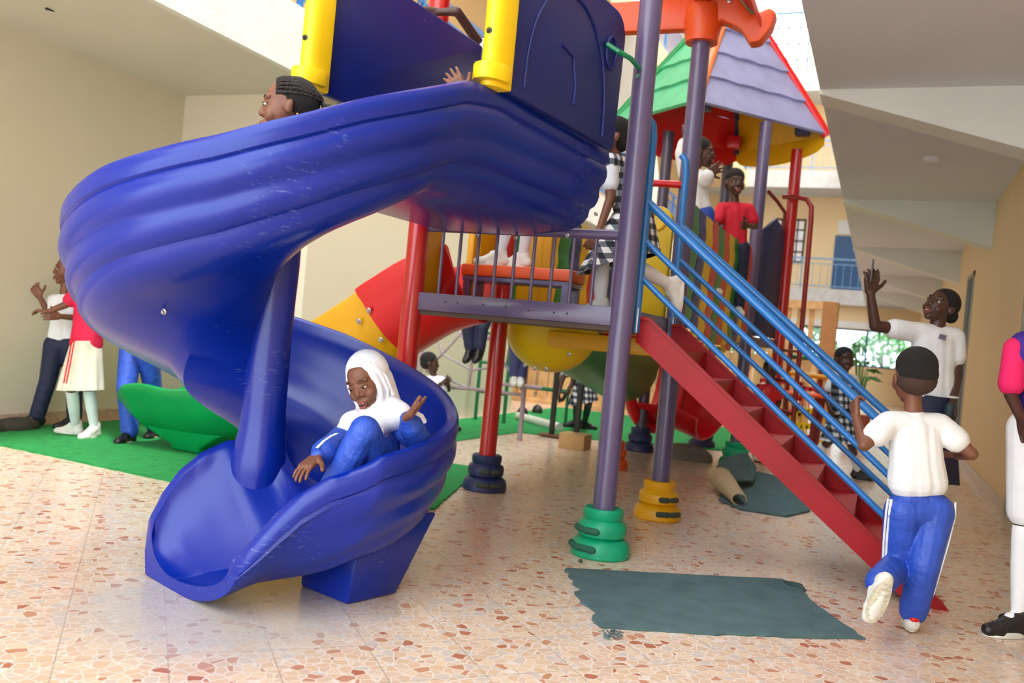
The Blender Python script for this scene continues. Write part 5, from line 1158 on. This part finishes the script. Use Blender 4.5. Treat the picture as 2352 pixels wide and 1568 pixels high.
J = dict(head=at(1300, 812, D), neck=at(1308, 838, D), shL=at(1300, 850, D), shR=at(1328, 845, D), elL=at(1290, 875, D-.1), wrL=at(1285, 900, D-.15), elR=at(1315, 880, D), wrR=at(1300, 905, D-.1),
         hipL=at(1345, 870, D), hipR=at(1362, 872, D), knL=at(1325, 925, D-.05), anL=at(1318, 972, D), toL=at(1310, 985, D-.1), knR=at(1352, 925, D), anR=at(1335, 975, D), toR=at(1335, 985, D-.1))
a_ = atz(1322, 985); J['anL'] = a_+Z*.08+A_*.05; J['toL'] = J['anL']-R_*.09; J['anR'] = a_+R_*.1+Z*.08; J['toR'] = J['anR']+R_*.09
person('child in plaid dress and black leggings bending over beside the black stand', J, 1.1, SKIN3, PLD, .3, PLD, 'dress', NVT, 1.0, (BLK, BLK), 'short', -R_-Z*.5, vox=.01, detail=False)
D = 9.0
J = dict(head=at(1746, 848, D), neck=at(1744, 874, D), shL=at(1722, 888, D), shR=at(1764, 890, D), elL=at(1715, 920, D), wrL=at(1722, 945, D-.1), elR=at(1768, 920, D), wrR=at(1760, 945, D-.1),
         hipL=at(1725, 960, D), hipR=at(1748, 962, D), knL=at(1722, 1005, D-.05), anL=at(1712, 1050, D), toL=at(1705, 1060, D-.1), knR=at(1745, 1005, D), anR=at(1738, 1052, D), toR=at(1735, 1060, D-.1))
for q in 'LR': J['an'+q].z = .09; J['to'+q] = J['an'+q]-A_*.09
for k in J: J[k] = J[k]+R_*.10
person('child in dark red shirt standing behind the stairs beside the far purple post', J, .98, SKIN3, RED, .6, NVT, 'pants', hair='short', face=-A_-R_*.4, vox=.01, detail=False)

# 18. child standing on the orange bench, reaching through the hood panels
J = dict(head=(-2.02, 4.62, 2.72), neck=(-2.02, 4.66, 2.58), shL=(-2.12, 4.64, 2.50), shR=(-1.90, 4.68, 2.50), elL=at(1050, 26, 4.72), wrL=at(1003, 28, 4.72), elR=(-1.80, 4.55, 2.32), wrR=(-1.82, 4.40, 2.2),
         hipL=(-2.07, 4.8, 2.06), hipR=(-1.97, 4.82, 2.06), knL=(-2.10, 4.86, 1.78), knR=(-1.98, 4.87, 1.78), anL=(-2.16, 4.88, 1.525), anR=(-2.03, 4.93, 1.525), toL=(-2.25, 4.84, 1.52), toR=(-2.13, 4.93, 1.52))
p_ = person('child in white knee socks standing on the orange bench, arm to the red post', J, 1.05, SKIN3, WHITE, .5, TRK, 'shorts', WHITE, .9, (SHOEW, SHOEW), 'short', (0, -1, -.1), vox=.007, detail=False)
